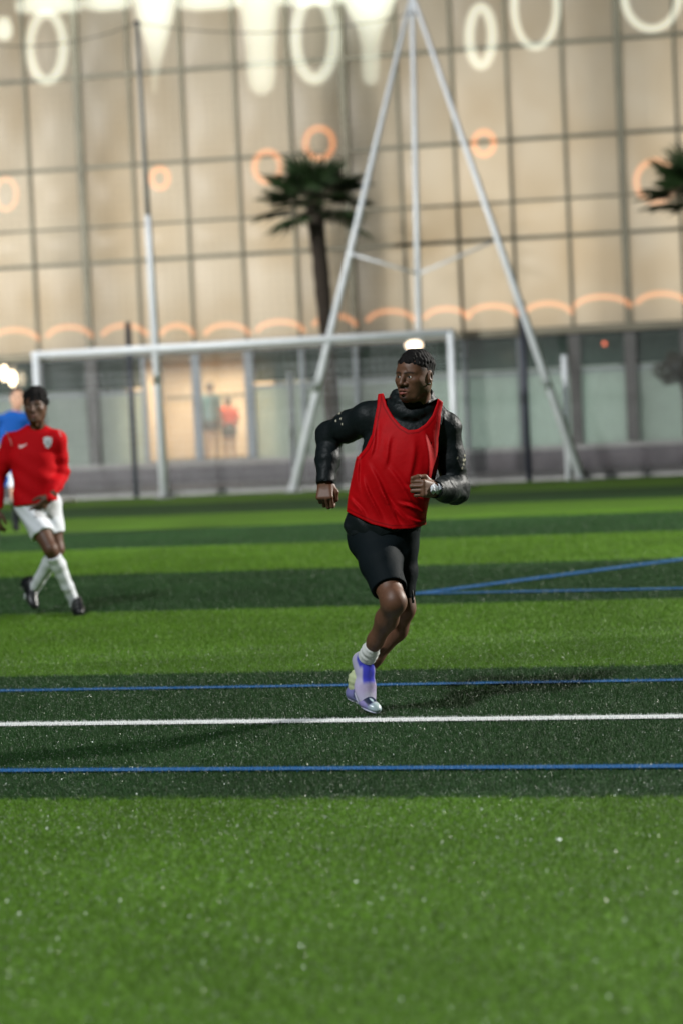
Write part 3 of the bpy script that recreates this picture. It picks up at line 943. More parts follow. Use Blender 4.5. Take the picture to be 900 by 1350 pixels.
# ================================================================== PALMS, SHRUB
M_frond = mat('palm_frond', (0.020, 0.045, 0.012), 0.5, noise=(8, .3))
M_trunk = mat('palm_trunk', (0.040, 0.030, 0.022), 0.95, noise=(14, .4), bump=(30, .8, .03))
M_leaf = mat('shrub_leaf', (0.035, 0.032, 0.02), 0.6, noise=(6, .3))
def palm(base, tops, crown_r, seed, label, nf):
    r = np.random.RandomState(seed)
    t = empty('palm_tree', tuple(base)); tag(t, label, 'palm tree', 'palms in front of the building')
    top = tops[-1]
    pts, rad = [], []
    P_ = [base] + tops
    for i in range(len(P_) - 1):
        for k in range(8):
            pts.append(P_[i] + (P_[i + 1] - P_[i]) * k / 8)
    pts.append(top)
    for k in range(len(pts)):
        f = k / (len(pts) - 1)
        rad.append((.13 + .02 * f) * (1 + .22 * r.rand()))
    MB().tube(pts, rad, 12).build('trunk', M_trunk, t, smooth=True)
    sk = MB()                                   # shaggy fibre and old leaf bases
    for k in range(260):
        f = .25 + .75 * r.rand(); p = pts[int(f * (len(pts) - 1))] + [0, 0, .1 * r.rand()]
        an = r.rand() * 6.28; o_ = np.array([math.cos(an), math.sin(an), 0])
        e = p + o_ * (.17 + .07 * r.rand()) + [0, 0, -.10 - .1 * r.rand()]
        x = np.cross(o_, [0, 0, 1]) * .03
        sk.add([p + o_ * .08 - x, p + o_ * .08 + x, e], [(0, 1, 2)])
    o = sk.build('fibre', M_trunk, t); o['kind'] = 'stuff'
    for k in range(nf):
        an = 2 * math.pi * (k * .618) + r.rand() * .3
        el = math.radians(-18 + 84 * (k / nf) + r.randn() * 7)
        d = np.array([math.cos(an) * math.cos(el), math.sin(an) * math.cos(el), math.sin(el)])
        side = nrm(np.cross(d, [0, 0, 1])); up = np.cross(side, d)
        pl = crown_r * (.42 + .12 * r.rand()); R_ = crown_r * (.60 + .12 * r.rand())
        hub = top + d * pl
        fb = MB().tube([top, top + d * pl * .5 + up * .02, hub], [.016, .012, .01], 5)
        m = 17
        for j in range(m):
            a = math.radians(-105 + 210 * j / (m - 1))
            ld = d * math.cos(a) + side * math.sin(a)
            L_ = R_ * (.72 + .28 * math.cos(a)) * (.9 + .2 * r.rand())
            droop = np.array([0, 0, -1]) * L_ * (.06 + .14 * r.rand())
            mid = hub + ld * L_ * .55; e = hub + ld * L_ + droop
            wv = np.cross(ld, up); wv = nrm(wv) * L_ * .055
            fb.add([hub - wv * .4, hub + wv * .4, mid + wv, e, mid - wv], [(0, 1, 2, 3, 4)])
        fb.build('frond', M_frond, t)
    return t
PD = 48.0
g0 = ground(441, 639.5); g0 = np.array([at(441, 560, PD)[0], PD, -.012])
palm(g0, [at(430, 430, PD), at(422, 340, PD), at(414, 272, PD)], 1.16, 3, 'dark fan palm with shaggy trunk behind the goal and mast leg', 28)
g1 = np.array([at(928, 560, PD)[0], PD, -.012])
palm(g1, [at(926, 430, PD), at(922, 340, PD), at(918, 262, PD)], 1.15, 11, 'fan palm with drooping fronds beside the large pale orange ring', 26)

def shrub(c, r_, base, label):
    t = empty('shrub', tuple(base)); tag(t, label, 'shrub')
    MB().tube([base, base + (c - base) * .6 + [.03, 0, 0], c], [.05, .04, .03], 8).build('trunk', M_trunk, t, smooth=True)
    rr = np.random.RandomState(5)
    lf = MB()
    for k in range(1500):
        v = nrm(rr.normal(size=3)); rad = r_ * (.55 + .5 * rr.rand()) * (1 + .18 * math.sin(5 * v[0] + 3 * v[2]))
        p = c + v * rad * [1.15, 1, .85]
        a = nrm(rr.normal(size=3)); b = nrm(np.cross(a, rr.normal(size=3)))
        lf.add([p - a * .035, p + b * .02, p + a * .035, p - b * .02], [(0, 1, 2, 3)])
    lf.build('crown', M_leaf, t)
c_ = at(893, 486, 47.2)
shrub(c_, .36, np.array([c_[0] + .28, 47.2, -.012]), 'dark round shrub in front of the frosted panes, right of the columns')
# ================================================================== PEOPLE
M_skin = mat('skin', (.1, .05, .03), 0.52, spec=.38, attr=True, noise=(60, .12), bump=(300, .12, .001))
M_hair = mat('hair', (0.007, 0.006, 0.006), 0.75, spec=.15, bump=(260, .6, .003))
M_hairb = mat('brown_hair', (0.05, 0.025, 0.012), 0.6, bump=(200, .5, .003))
M_nylon = mat('black_nylon', (0.0065, 0.010, 0.011), 0.52, spec=.16, attr=True, bump=(70, .45, .005))
M_bib = mat('red_mesh', (0.44, 0.002, 0.005), 0.6, spec=.10, attr=True, noise=(30, .05), bump=(60, .25, .004))
M_short = mat('dark_short', (0.006, 0.010, 0.012), 0.7, spec=.07, bump=(40, .25, .006))
M_redj = mat('red_jersey', (0.47, 0.003, 0.007), 0.75, spec=.1, bump=(40, .25, .005))
M_wcloth = mat('white_cloth', (0.66, 0.69, 0.74), 0.75, bump=(40, .25, .006))
M_bluej = mat('blue_jersey', (0.006, 0.06, 0.26), 0.75, spec=.1, bump=(30, .3, .008))
M_blackb = mat('black_boot', (0.010, 0.011, 0.013), 0.35)
M_boot = mat('boot', (.5, .5, .6), 0.28, spec=.6, attr=True, coat=.3)
M_sock = mat('sock', (0.62, 0.64, 0.62), 0.85, bump=(120, .4, .003))
M_eye = mat('eye', (.6, .58, .55), 0.12, attr=True)
M_metal = mat('stud_metal', (0.8, 0.8, 0.8), 0.15, metal=1)
M_dcloth = mat('dark_cloth', (0.02, 0.024, 0.03), 0.7)
M_teal = mat('teal_shirt', (0.10, 0.30, 0.32), 0.8, bump=(20, .2, .006))
M_orange = mat('orange_vest', (0.95, 0.06, 0.005), 0.7, bump=(20, .2, .006))

def near(V, c, r):
    return np.exp(-(((V - np.array(c)) / np.array(r)) ** 2).sum(1))

HLIM = dict(afro=[(-.105, .034), (-.07, .028), (-.035, .02), (0, -.008), (.03, -.03), (.13, -.055)],
            short=[(-.105, .050), (-.07, .05), (-.03, .03), (0, -.01), (.03, -.03), (.13, -.05)],
            braids=[(-.105, .060), (-.075, .056), (-.050, .052), (-.028, .038), (-.010, .018), (.006, .002), (.03, -.006), (.05, -.03), (.13, -.05)])
def head(skin, lip, beard, h=.0024, wide=1.0, hl='braids'):
    """head in its own frame: face towards -y, z up, x to the picture's right"""
    f = Field((-.10, -.135, -.25), (.10, .135, .14), h)
    f.add(ELL((0, .016, .034), (.075 * wide, .095, .083)))
    f.add(ELL((0, -.022, .02), (.066 * wide, .066, .075)), .03)
    f.add(ELL((0, -.030, -.042), (.057 * wide, .056, .074)), .03)
    for s in (-1, 1):
        f.add(chain([(s * .058 * wide, .012, -.03), (s * .051 * wide, .004, -.062), (s * .026, -.05, -.094), (0, -.070, -.101)], [.016, .017, .016, .016]), .025)
        f.add(ELL((s * .043 * wide, -.058, -.018), (.022, .020, .017)), .022)
        f.add(RC((s * .012, -.081, .022), (s * .047, -.064, .022), .008, .006), .018)
    for s in (-1, 1):
        f.add(ELL((s * .042 * wide, -.030, -.046), (.021, .036, .036)), .02)
        f.add(ELL((s * .055 * wide, -.014, -.020), (.019, .040, .040)), .02)
    f.add(ELL((0, -.073, -.099), (.019, .017, .014)), .02)
    f.add(ELL((0, -.074, -.064), (.032, .024, .026)), .025)
    for s in (-1, 1):
        f.sub(ELL((s * .032, -.101, .001), (.018, .018, .0115)), .014)
        f.add(ELL((s * .031, -.0715, .001), (.0150, .0150, .0150)), .004)
        f.sub(ELL((s * .0315, -.0885, .0005), (.0138, .010, .0064)), .0015)
    # nose
    f.add(chain([(0, -.086, .016), (0, -.098, -.008), (0, -.108, -.030)], [.0070, .0088, .0128]), .014)
    for s in (-1, 1):
        f.add(ELL((s * .0175, -.094, -.034), (.0105, .012, .0092)), .007)
        f.sub(ELL((s * .0075, -.105, -.0435), (.0045, .006, .004)), .003)
    # lips
    f.add(chain([(-.026, -.088, -.068), (-.008, -.1005, -.0610), (0, -.1005, -.0620), (.008, -.1005, -.0610), (.026, -.088, -.068)], [.0038, .0072, .0068, .0072, .0038]), .005)
    f.add(chain([(-.022, -.088, -.0735), (0, -.1000, -.0775), (.022, -.088, -.0735)], [.0048, .0090, .0048]), .005)
    f.sub(chain([(-.021, -.095, -.0692), (0, -.1065, -.0695), (.021, -.095, -.0692)], [.001, .0028, .001]), .003)
    f.sub(ELL((0, -.100, -.090), (.018, .008, .006)), .008)
    # ears
    for s in (-1, 1):
        R = np.array([[math.cos(.35 * s), math.sin(.35 * s), 0], [-math.sin(.35 * s), math.cos(.35 * s), 0], [0, 0, 1]])
        f.add(ELL((s * .078 * wide, .018, -.004), (.009, .021, .032), R), .006)
        f.sub(ELL((s * .087 * wide, .012, .002), (.006, .011, .018), R), .004)
        f.add(ELL((s * .077 * wide, .008, -.032), (.007, .008, .009)), .004)
    # neck
    f.add(RC((0, .022, -.05), (0, .052, -.175), .052, .055), .03)
    for s in (-1, 1):
        f.add(RC((s * .058, .03, -.04), (s * .020, .004, -.170), .014, .014), .018)
    f.add(ELL((0, -.022, -.135), (.012, .012, .018)), .02)
    V, Q = f.mesh(1)
    C = np.tile(np.array(skin), (len(V), 1))
    w_ = np.zeros(len(V))
    for p, r in (((-.012, -.1, -.0615), (.013, .012, .0055)), ((.012, -.1, -.0615), (.013, .012, .0055))):
        w_ = np.maximum(w_, .55 * near(V, p, r))
    w_ = np.maximum(w_, 1.0 * np.clip(1.6 * near(V, (0, -.1, -.0785), (.020, .014, .0060)), 0, 1))
    C = C * (1 - w_[:, None]) + np.array(lip) * w_[:, None]
    dk = np.zeros(len(V))
    for s in (-1, 1):                                    # brows, stubble
        for k in np.linspace(0, 1, 6):
            dk = np.maximum(dk, near(V, (s * (.014 + .034 * k), -.09 + .02 * k, .0195 + .004 * math.sin(k * 3)), (.007, .02, .0042)))
        dk = np.maximum(dk, beard * near(V, (s * .016, -.1, -.0515), (.014, .02, .005)))
        for k in np.linspace(0, 1, 8):
            dk = np.maximum(dk, .8 * beard * near(V, (s * (.066 - .05 * k), .01 - .075 * k, -.072 - .038 * k), (.014, .014, .010)))
    dk = np.maximum(dk, beard * near(V, (0, -.088, -.104), (.022, .025, .014)))
    L_ = np.array(HLIM[hl])
    fd = np.clip((V[:, 2] - (np.interp(V[:, 1], L_[:, 0], L_[:, 1]) - .022)) / .022, 0, 1) * np.clip((V[:, 1] + .065) / .03, 0, 1)
    ear = np.clip((np.abs(V[:, 0]) - .073 * wide) / .004, 0, 1)
    dk = np.maximum(dk, .85 * fd * (1 - ear))
    dk = np.clip(dk * 1.1, 0, .80) * (1 - w_)
    C = C * (1 - dk[:, None]) + np.array([.006, .005, .005]) * dk[:, None]
    # darker rims of the lids, lighter ear and cheek tone
    for s in (-1, 1):
        e = near(V, (s * .031, -.086, .005), (.014, .012, .003)) * .5
        C = C * (1 - e[:, None]) + np.array([.01, .007, .006]) * e[:, None]
    return V, Q, C

def eyeball(s, look=0.0):
    n, m = 16, 24
    V, Fq = [], []
    for i in range(n + 1):
        th = math.pi * i / n
        for j in range(m):
            ph = 2 * math.pi * j / m
            V.append((math.sin(th) * math.cos(ph), -math.cos(th), math.sin(th) * math.sin(ph)))
    for i in range(n):
        for j in range(m):
            Fq.append((i * m + j, i * m + (j + 1) % m, (i + 1) * m + (j + 1) % m, (i + 1) * m + j))
    V = np.array(V)
    d = np.arccos(np.clip(-V[:, 1], -1, 1))
    C = np.where((d < .48)[:, None], np.array([.012, .007, .005]), np.array([.60, .56, .52]))
    c, sn = math.cos(look), math.sin(look)
    V = V @ np.array([[c, sn, 0], [-sn, c, 0], [0, 0, 1]])
    return V * .0132 + np.array([s * .031, -.0718, .001]), np.array(Fq), C

def hair(kind, h=.003):
    f = Field((-.11, -.12, -.09), (.11, .14, .16), h)
    if kind == 'afro':
        f.add(ELL((0, .022, .052), (.096, .108, .104)))
        w1 = Wob(3, 160); w2 = Wob(4, 90)
        f.disp(lambda X, Y, Z: .005 * w1(X, Y, Z) + .008 * w2(X, Y, Z))
    elif kind == 'short':
        f.add(ELL((0, .020, .040), (.082, .099, .086)))
        w1 = Wob(8, 130)
        f.disp(lambda X, Y, Z: .003 * w1(X, Y, Z))
    else:                                                # rows of braids running back, faded sides
        f.add(ELL((0, .018, .040), (.0765, .0985, .088)))
        w1 = Wob(8, 60); w2 = Wob(9, 210)
        def dsp(X, Y, Z):
            az = np.arctan2(X, Z + .03)
            ridge = np.abs(np.sin(az * 7.5 + .35 * w1(X, Y, Z)))
            top = np.clip((Z - .02) / .05, 0, 1)
            tw = .5 + .5 * np.sin(Y * 330 + az * 9)
            return top * (-.0065 * ridge ** .7 - .0028 * tw) + .0022 * w2(X, Y, Z)
        f.disp(dsp)
    L_ = np.array(HLIM[kind])
    f.cut(lambda X, Y, Z: (np.interp(Y, L_[:, 0], L_[:, 1]) - Z) * .8, .006)
    return f.mesh(1)

def rotz(a):
    c, s = math.cos(a), math.sin(a); return np.array([[c, -s, 0], [s, c, 0], [0, 0, 1]])
def rotx(a):
    c, s = math.cos(a), math.sin(a); return np.array([[1, 0, 0], [0, c, -s], [0, s, c]])
def roty(a):
    c, s = math.cos(a), math.sin(a); return np.array([[c, 0, s], [0, 1, 0], [-s, 0, c]])

def hand(wrist, fingers, thumb_side, curl=(65, 85, 50), size=1.0, thumb_curl=1.0, h=.0026, spread=1.0):
    """wrist point, finger direction, direction of the thumb side; fingers curl to the palm"""
    Y = nrm(fingers); X = nrm(np.array(thumb_side) - Y * np.dot(thumb_side, Y))
    return Y, X
def hand_mesh(wrist, fingers, thumb_side, dorsal, curl=(65, 85, 50), size=1.0, thumb='closed', h=.0026, extra=None):
    Y = nrm(fingers); X = nrm(np.array(thumb_side) - Y * np.dot(thumb_side, Y))
    Z = np.cross(X, Y)
    if np.dot(Z, dorsal) < 0: Z = -Z
    B = np.stack([X, Y, Z])                              # rows: local axes in world
    f = Field((-.075, -.06, -.10), (.085, .20, .06), h)
    f.add(RC((0, -.06, 0), (0, .01, 0), .026, .026))
    f.add(ELL((0, -.02, 0), (.030, .05, .021)), .01)
    for x in (-.028, -.009, .010, .028):
        f.add(RC((x * .7, .015, 0), (x, .082, .002), .015, .0125), .016)
    f.add(ELL((.022, .035, -.012), (.018, .032, .014)), .014)
    f.add(ELL((-.022, .035, -.010), (.014, .034, .012)), .014)
    base = [(.029, .084, 0), (.0095, .089, .002), (-.010, .086, 0), (-.0285, .078, -.003)]
    leng = [(.044, .026, .021), (.048, .030, .022), (.045, .028, .022), (.035, .021, .019)]
    tips = []
    for i, (b, l) in enumerate(zip(base, leng)):
        p = np.array(b); a = 0; pts = [p]
        cc = curl[i] if isinstance(curl[0], (tuple, list)) else curl
        sp = (b[0]) * .9
        for k in range(3):
            a += math.radians(cc[k])
            p = p + l[k] * np.array([sp * math.cos(a) * .8, math.cos(a), -math.sin(a)])
            pts.append(p)
        r0 = .0098 if i < 3 else .0086
        fl = chain(pts, [r0 * 1.06, r0 * .98, r0 * .9, r0 * .78])
        g = f.like()
        g.add(fl, .004)
        f.D = smin(f.D, g.D, .0022)
        tips.append(pts)
    if thumb == 'closed':
        tp = [(.026, .020, -.008), (.047, .050, -.020), (.043, .078, -.040), (.018, .086, -.052)]
    elif thumb == 'up':
        tp = [(.026, .020, -.006), (.050, .055, -.012), (.050, .088, -.022), (.044, .112, -.034)]
    else:
        tp = [(.026, .020, -.006), (.050, .052, -.016), (.060, .082, -.026), (.060, .106, -.036)]
    g = f.like(); g.add(chain(tp, [.015, .0125, .0112, .009]), .006)
    f.D = smin(f.D, g.D, .006)
    V, Q = f.mesh(1)
    W = wrist + (V * size) @ B
    if np.linalg.det(B) < 0: Q = Q[:, ::-1]
    return W, Q

def join(parts):
    Vs, Qs, Cs = [], [], []; n = 0
    for V, Q, C in parts:
        Vs.append(V); Qs.append(Q + n); Cs.append(np.broadcast_to(np.array(C, float), V.shape)); n += len(V)
    return np.concatenate(Vs), np.concatenate(Qs), np.concatenate(Cs)

def sdf_mesh(prims, h, k, disp=None, cuts=(), subs=(), smooth=1, margin=.03, fns=()):
    lo, hi = bounds_of(prims, margin)
    f = Field(lo, hi, h)
    f.add(prims, k)
    for d in (disp or []): f.disp(d)
    for c in cuts: f.plane(*c)
    for p, kk in subs: f.sub(p, kk)
    for fn in fns: f.cut(fn)
    return f.mesh(smooth)

def boot(parent, heel, toe, up, m, colour_fn=None, studs=True, L=.275, lace=None, name='boot', wide=1.0):
    """heel: under the heel, toe: under the toe tip"""
    heel = np.array(heel, float); toe = np.array(toe, float)
    Y = nrm(toe - heel); X = nrm(np.cross(Y, up)); Z = np.cross(X, Y); X = X * wide
    B = np.stack([X, Y, Z]); S = np.linalg.norm(toe - heel) / L
    f = Field((-.07, -.03, -.015), (.07, .31, .15), .0034)
    f.add(ELL((0, .036, .030), (.032, .040, .034)))
    f.add(chain([(0, .035, .036), (0, .095, .042), (0, .165, .034), (0, .238, .024)], [.031, .034, .035, .025]), .03)
    f.add(ELL((.006, .185, .025), (.045, .065, .028)), .02)
    f.add(ELL((0, .225, .020), (.036, .052, .022)), .02)
    f.add(chain([(0, .048, .05), (0, .045, .100)], [.038, .036]), .03)
    f.add(chain([(0, .055, .078), (0, .105, .070), (0, .15, .055)], [.026, .022, .018]), .03)
    f.plane((0, 0, .004), (0, 0, -1), .006)
    f.plane((0, .04, .105), (0, -.25, 1), .004)
    f.sub(RC((0, .042, .085), (0, .040, .16), .029, .030), .004)
    V, Q = f.mesh(1)
    C = colour_fn(V) if colour_fn else None
    W = heel + (V * S) @ B
    if np.linalg.det(B) < 0: Q = Q[:, ::-1]
    bo = put(name, W, Q, m, parent, C)
    def loc(p): return heel + (np.array(p) * S) @ B
    # sole plate and studs as sub-parts
    f = Field((-.07, -.03, -.03), (.07, .31, .03), .004)
    f.add(ELL((0, .045, .004), (.033, .045, .009)))
    f.add(ELL((0, .12, .006), (.028, .07, .007)), .01)
    f.add(ELL((.004, .205, .004), (.044, .068, .009)), .015)
    V, Q = f.mesh(1)
    if np.linalg.det(B) < 0: Q = Q[:, ::-1]
    W = heel + (V * S) @ B
    put('sole', W, Q, m if colour_fn is None else M_solep, bo, np.tile(np.array([.40, .42, .52]), (len(V), 1)) if colour_fn is not None else None)
    if studs:
        for x, y in ((-.022, .025), (.022, .025), (-.022, .065), (.022, .065), (-.032, .165), (.034, .165), (-.03, .215), (.034, .21), (0, .25)):
            MB().tube([loc((x, y, .004)), loc((x, y, -.010))], [.0065, .0045], 8).build('stud', M_metal if colour_fn is not None else M_blackb, bo, smooth=True)
    if lace:
        for k in range(5):
            y = .095 + .017 * k; z = .094 - .0085 * k
            pts = [loc((-.020, y, z - .010)), loc((-.009, y + .003, z - .001)), loc((.009, y + .006, z - .001)), loc((.020, y + .009, z - .010))]
            MB().tube(pts, .0019, 6).build('lace', lace, bo, smooth=True)
    return bo
M_solep = mat('boot_sole', (.6, .6, .7), .3, attr=True)

def calf(kn, an, back, r=(.052, .056, .036), n_off=.018):
    kn, an = np.array(kn, float), np.array(an, float)
    m1 = kn + (an - kn) * .30 + np.array(back) * n_off; m2 = kn + (an - kn) * .68 + np.array(back) * n_off * .3
    return [kn, m1, m2, an], [r[0], r[1], r[2] * 1.08, r[2]]

# ------------------------------------------------------------------ the runner in black and red
Y0 = 11.38
def A(u, v, d=0.0): return at(u, v, Y0 + d)
px = F / Y0
org = ground(484, 946); org[2] = 0
run = empty('person', tuple(org))
tag(run, 'running person in red bib over black hooded jacket, black shorts and lilac boots', 'person')
SK = np.array([.125, .058, .033])

hc = A(546, 496, -.06)
HR = rotz(math.radians(-38)) @ roty(math.radians(3)) @ rotx(math.radians(2))
def HW(V): return (V * [.99, 1.0, .96]) @ HR.T + hc
neck = A(545, 548, .0)
shR, elR, wrR = A(485, 551, .06), A(434, 573, .24), A(429, 634, .12)
shL, elL, wrL = A(588, 564, .045), A(600, 646, .05), A(573, 645, -.20)
hipR, hipL = A(488, 708, .04), A(526, 710, .07)
knR = A(519, 794, -.25)
knL = A(532, 802, .05)
def boot_frame(heel, toe, up):
    Y = nrm(toe - heel); X = nrm(np.cross(Y, up)); return Y, np.cross(X, Y)
fY = nrm([.030, -.11, -.25]); fX = nrm(np.cross(fY, (.38, -.85, .35))); fZ = np.cross(fX, fY)
anR = A(484, 866, .03)
heelR = anR - fY * .043 - fZ * .100; toeR = heelR + fY * .268; upR = fZ
heelL = A(459, 919, .135); toeL = A(499, 945, -.045); toeL[2] = .012; upL = np.array([.25, -.25, 1])
lY, lZ = boot_frame(heelL, toeL, upL)
anL = heelL + lY * .043 + lZ * .10

# torso rows (v, uL, uR, depth centre, half depth)
def rows(lst, grow=0.0, yaw=math.radians(-12)):
    out = []
    for v, ul, ur, dc, hd in lst:
        a, b = A(ul, v, dc), A(ur, v, dc)
        c = (a + b) / 2
        out.append((c[2], c[0], c[1], (b[0] - a[0]) / 2 + grow, hd + grow, yaw))
    return out
TR = [(528, 512, 574, .03, .060), (538, 494, 584, .03, .088), (552, 484, 587, .02, .105), (575, 478, 583, .01, .118), (600, 472, 577, .0, .125), (630, 465, 572, .0, .125),
      (660, 459, 566, .01, .122), (685, 456, 560, .02, .122), (702, 455, 556, .02, .122)]
body = [RC(A(545, 556, .05), A(535, 585, .02), .05, .08), RC(A(535, 575, .02), A(512, 650, .02), .11, .10), RC(A(512, 650, .02), A(507, 700, .04), .10, .11)]
body += [RC(neck, shR, .05, .05), RC(neck, shL, .05, .05)]
body += chain([shR, elR, wrR], [.045, .038, .026]) + chain([shL, elL, wrL], [.045, .038, .026])
body += chain([hipR, hipR + (knR - hipR) * .5, knR], [.088, .078, .054]) + chain([hipL, hipL + (knL - hipL) * .5, knL], [.086, .064, .050])
p, r = calf(knR, anR, nrm([.25, .9, -.1]), (.050, .049, .033)); body += chain(p, r)
p, r = calf(knL, anL, nrm([.75, .6, 0]), (.050, .050, .036), .040); body += chain(p, r)
body.append(ELL(knR + np.array([.002, -.010, .010]), (.034, .026, .046)))
body += chain([anR, heelR + fY * .05 + fZ * .04, heelR + fY * .16 + fZ * .03], [.028, .018, .016]) + chain([anL, heelL + lY * .05 + lZ * .04, heelL + lY * .16 + lZ * .03], [.028, .018, .016])
bV, bQ = sdf_mesh(body, .0062, .035)
hV, hQ, hC = head(SK, (.34, .10, .09), 1.0)
LF_R = hand_mesh(wrR, A(427, 672, .06) - wrR, (1, -.2, .1), (-.75, -.6, .1), curl=((48, 72, 40), (58, 80, 45), (66, 84, 45), (72, 86, 45)), size=1.04, thumb='closed')
fdir = A(548, 643, -.30) - wrL
LF_L = hand_mesh(wrL, fdir, (-.05, 0, 1), (.2, -1, 0), curl=((58, 84, 55), (62, 86, 55), (66, 86, 55), (70, 86, 55)), size=1.06, thumb='up')
V, Q, C = join([(bV, bQ, SK), (HW(hV), hQ, hC), (*LF_R, SK * [1.05, 1.05, 1.0]), (*LF_L, SK * [1.12, 1.15, 1.15])])
bodyo = put('body', V, Q, M_skin, run, C)
for s in (-1, 1):
    V, Q, C = eyeball(s, math.radians(-7)); put('eye', HW(V), Q, M_eye, run, C)
V, Q = hair('braids'); put('hair', HW(V), Q, M_hair, run)
f = Field((-.01, -.01, -.01), (.01, .01, .01), .0012); f.add(ELL((0, 0, 0), (.0048, .0048, .0048))); V, Q = f.mesh()
put('earring', HW(V + np.array([.0835, .004, -.036])), Q, M_metal, run)

# jacket
jk = [STACK(rows(TR, -.010), 2.3)]
sl = chain([shR + np.array([.05, 0, .01]), shR, shR + (elR - shR) * .5, elR, elR + (wrR - elR) * .55, wrR + (wrR - elR) * .02], [.066, .070, .068, .060, .054, .046])
sr = chain([shL + np.array([-.04, .0, .02]), shL, shL + (elL - shL) * .5, elL, elL + (wrL - elL) * .5, wrL], [.060, .066, .066, .063, .057, .046])
f = Field(*bounds_of(jk + sl + sr, .05), .0046)
f.add(jk)
f.add([RC(A(531, 536, .06), shR, .052, .058), RC(A(556, 538, .05), shL, .052, .058)], .05)
f.add(sl, .035)
g = f.like(); g.add(sr, .03)
f.D = smin(f.D, g.D, .02)
# bunched hood / funnel collar
ring = []
for k in range(17):
    an = 2 * math.pi * k / 16
    c, s = math.cos(an), math.sin(an)
    ring.append(A(543, 541, .02) + np.array([.082 * c, .078 * s - .005, .030 * s + .016 * abs(c) + .012]))
ring2 = [p_ + np.array([0, 0, .038]) + (A(543, 541, .02) - p_) * [.06, .06, 0] for p_ in ring]
f.add(chain(ring, [.034] * 17), .015)
f.add(chain(ring2, [.027] * 17), .007)
w1 = Wob(31, 26); w2 = Wob(32, 55)
f.disp(lambda X, Y, Z: .0045 * w1(X, Y, Z))
f.disp(crinkle(37, 50, .0042))
f.disp(crinkle(38, 85, .0034, (elL + wrL) / 2, .17))
f.disp(crinkle(39, 75, .0040, (elR + wrR) / 2, .14))
f.disp(folds(33, elR - wrR, 120, .0032, centre=(elR + wrR) / 2, radius=.17))
f.disp(folds(36, shR - elR, 80, .0040, centre=(shR + elR) / 2, radius=.14))
f.disp(folds(34, (.4, .1, 1), 110, .0045, centre=elL, radius=.14))
f.disp(folds(35, (.2, 0, 1), 120, .004, centre=(shL + elL) / 2, radius=.16))
f.sub(RC(A(545, 546, .03), HW(np.array([[0, .03, -.03]]))[0], .056, .066), .01)
dR = nrm(wrR - elR); f.plane(wrR + dR * .004, dR) if False else None
# open ends of the sleeves
for wr, el in ((wrR, elR), (wrL, elL)):
    d_ = nrm(wr - el)
    f.sub(RC(wr - d_ * .012, wr + d_ * .08, .036, .042), .004)
V, Q = f.mesh(1)
C = np.tile(np.array([.0065, .0100, .0110]), (len(V), 1))
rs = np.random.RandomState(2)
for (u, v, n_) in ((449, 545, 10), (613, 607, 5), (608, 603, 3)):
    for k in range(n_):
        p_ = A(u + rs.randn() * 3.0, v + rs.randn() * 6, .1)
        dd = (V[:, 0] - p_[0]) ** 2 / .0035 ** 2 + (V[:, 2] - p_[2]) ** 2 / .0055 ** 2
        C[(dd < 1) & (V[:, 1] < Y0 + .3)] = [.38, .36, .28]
put('jacket', V, Q, M_nylon, run, C)

# jacket hem below the bib
hem = [STACK(rows([(674, 459, 558, .02, .112), (682, 453, 560, .02, .120), (692, 453, 560, .02, .122), (701, 457, 559, .02, .120), (708, 460, 556, .02, .115)]), 2.2)]
V, Q = sdf_mesh(hem, .006, 0, [folds(41, (1, .3, .4), 120, .004), lambda X, Y, Z: .004 * Wob(42, 40)(X, Y, Z)], cuts=[(A(500, 707, 0), (0.28, 0, -1), .006)])
put('jacket_hem', V, Q, M_nylon, run, np.tile(np.array([.0065, .010, .011]), (len(V), 1)))

# red bib
BR = [(518, 498, 592, .03, .07)] + TR[1:-1] + [(700, 452, 559, .02, .136)]
f = Field(*bounds_of([STACK(rows(BR, .012))], .03), .0045)
f.add(STACK(rows(BR, .0085), 2.3))
f.add([RC(A(531, 536, .06), shR, .067, .072), RC(A(556, 538, .05), shL, .067, .072)], .05)
w3 = Wob(51, 24); w4 = Wob(52, 14)
ztop, zbot = A(0, 560)[2], A(0, 690)[2]
f.disp(lambda X, Y, Z: (.0040 * w3(X, Y, Z) + .003 * w4(X, Y, Z)) * np.clip((ztop - Z) / .12, .25, 1))
def ridge_set(T, lst, dmid, front=True):
    """tension folds: (u0, v0, u1, v1, height, width px) lines drawn on the front of a garment"""
    L_ = [(T(a, b, dmid), T(c, d, dmid), h_ * 1.15, w_ * .8 / px) for a, b, c, d, h_, w_ in lst]
    def fn(X, Y, Z):
        g = np.zeros(len(X))
        for p0, p1, h_, w_ in L_:
            ex, ez = p1[0] - p0[0], p1[2] - p0[2]; l2 = ex * ex + ez * ez; l = math.sqrt(l2)
            t = ((X - p0[0]) * ex + (Z - p0[2]) * ez) / l2
            sd = ((X - p0[0]) * ez - (Z - p0[2]) * ex) / l + .006 * np.sin(t * 5 + p0[0] * 90)
            wd = np.where(sd > 0, w_, w_ * .45)
            env = np.exp(-((t - .5) / .42) ** 4)
            g -= h_ * np.exp(-(sd / wd) ** 2) * env - .45 * h_ * np.exp(-((sd + w_ * 1.1) / (w_ * .7)) ** 2) * env
        return g * np.clip((Y0 + .05 - Y) / .05, 0, 1)
    return fn
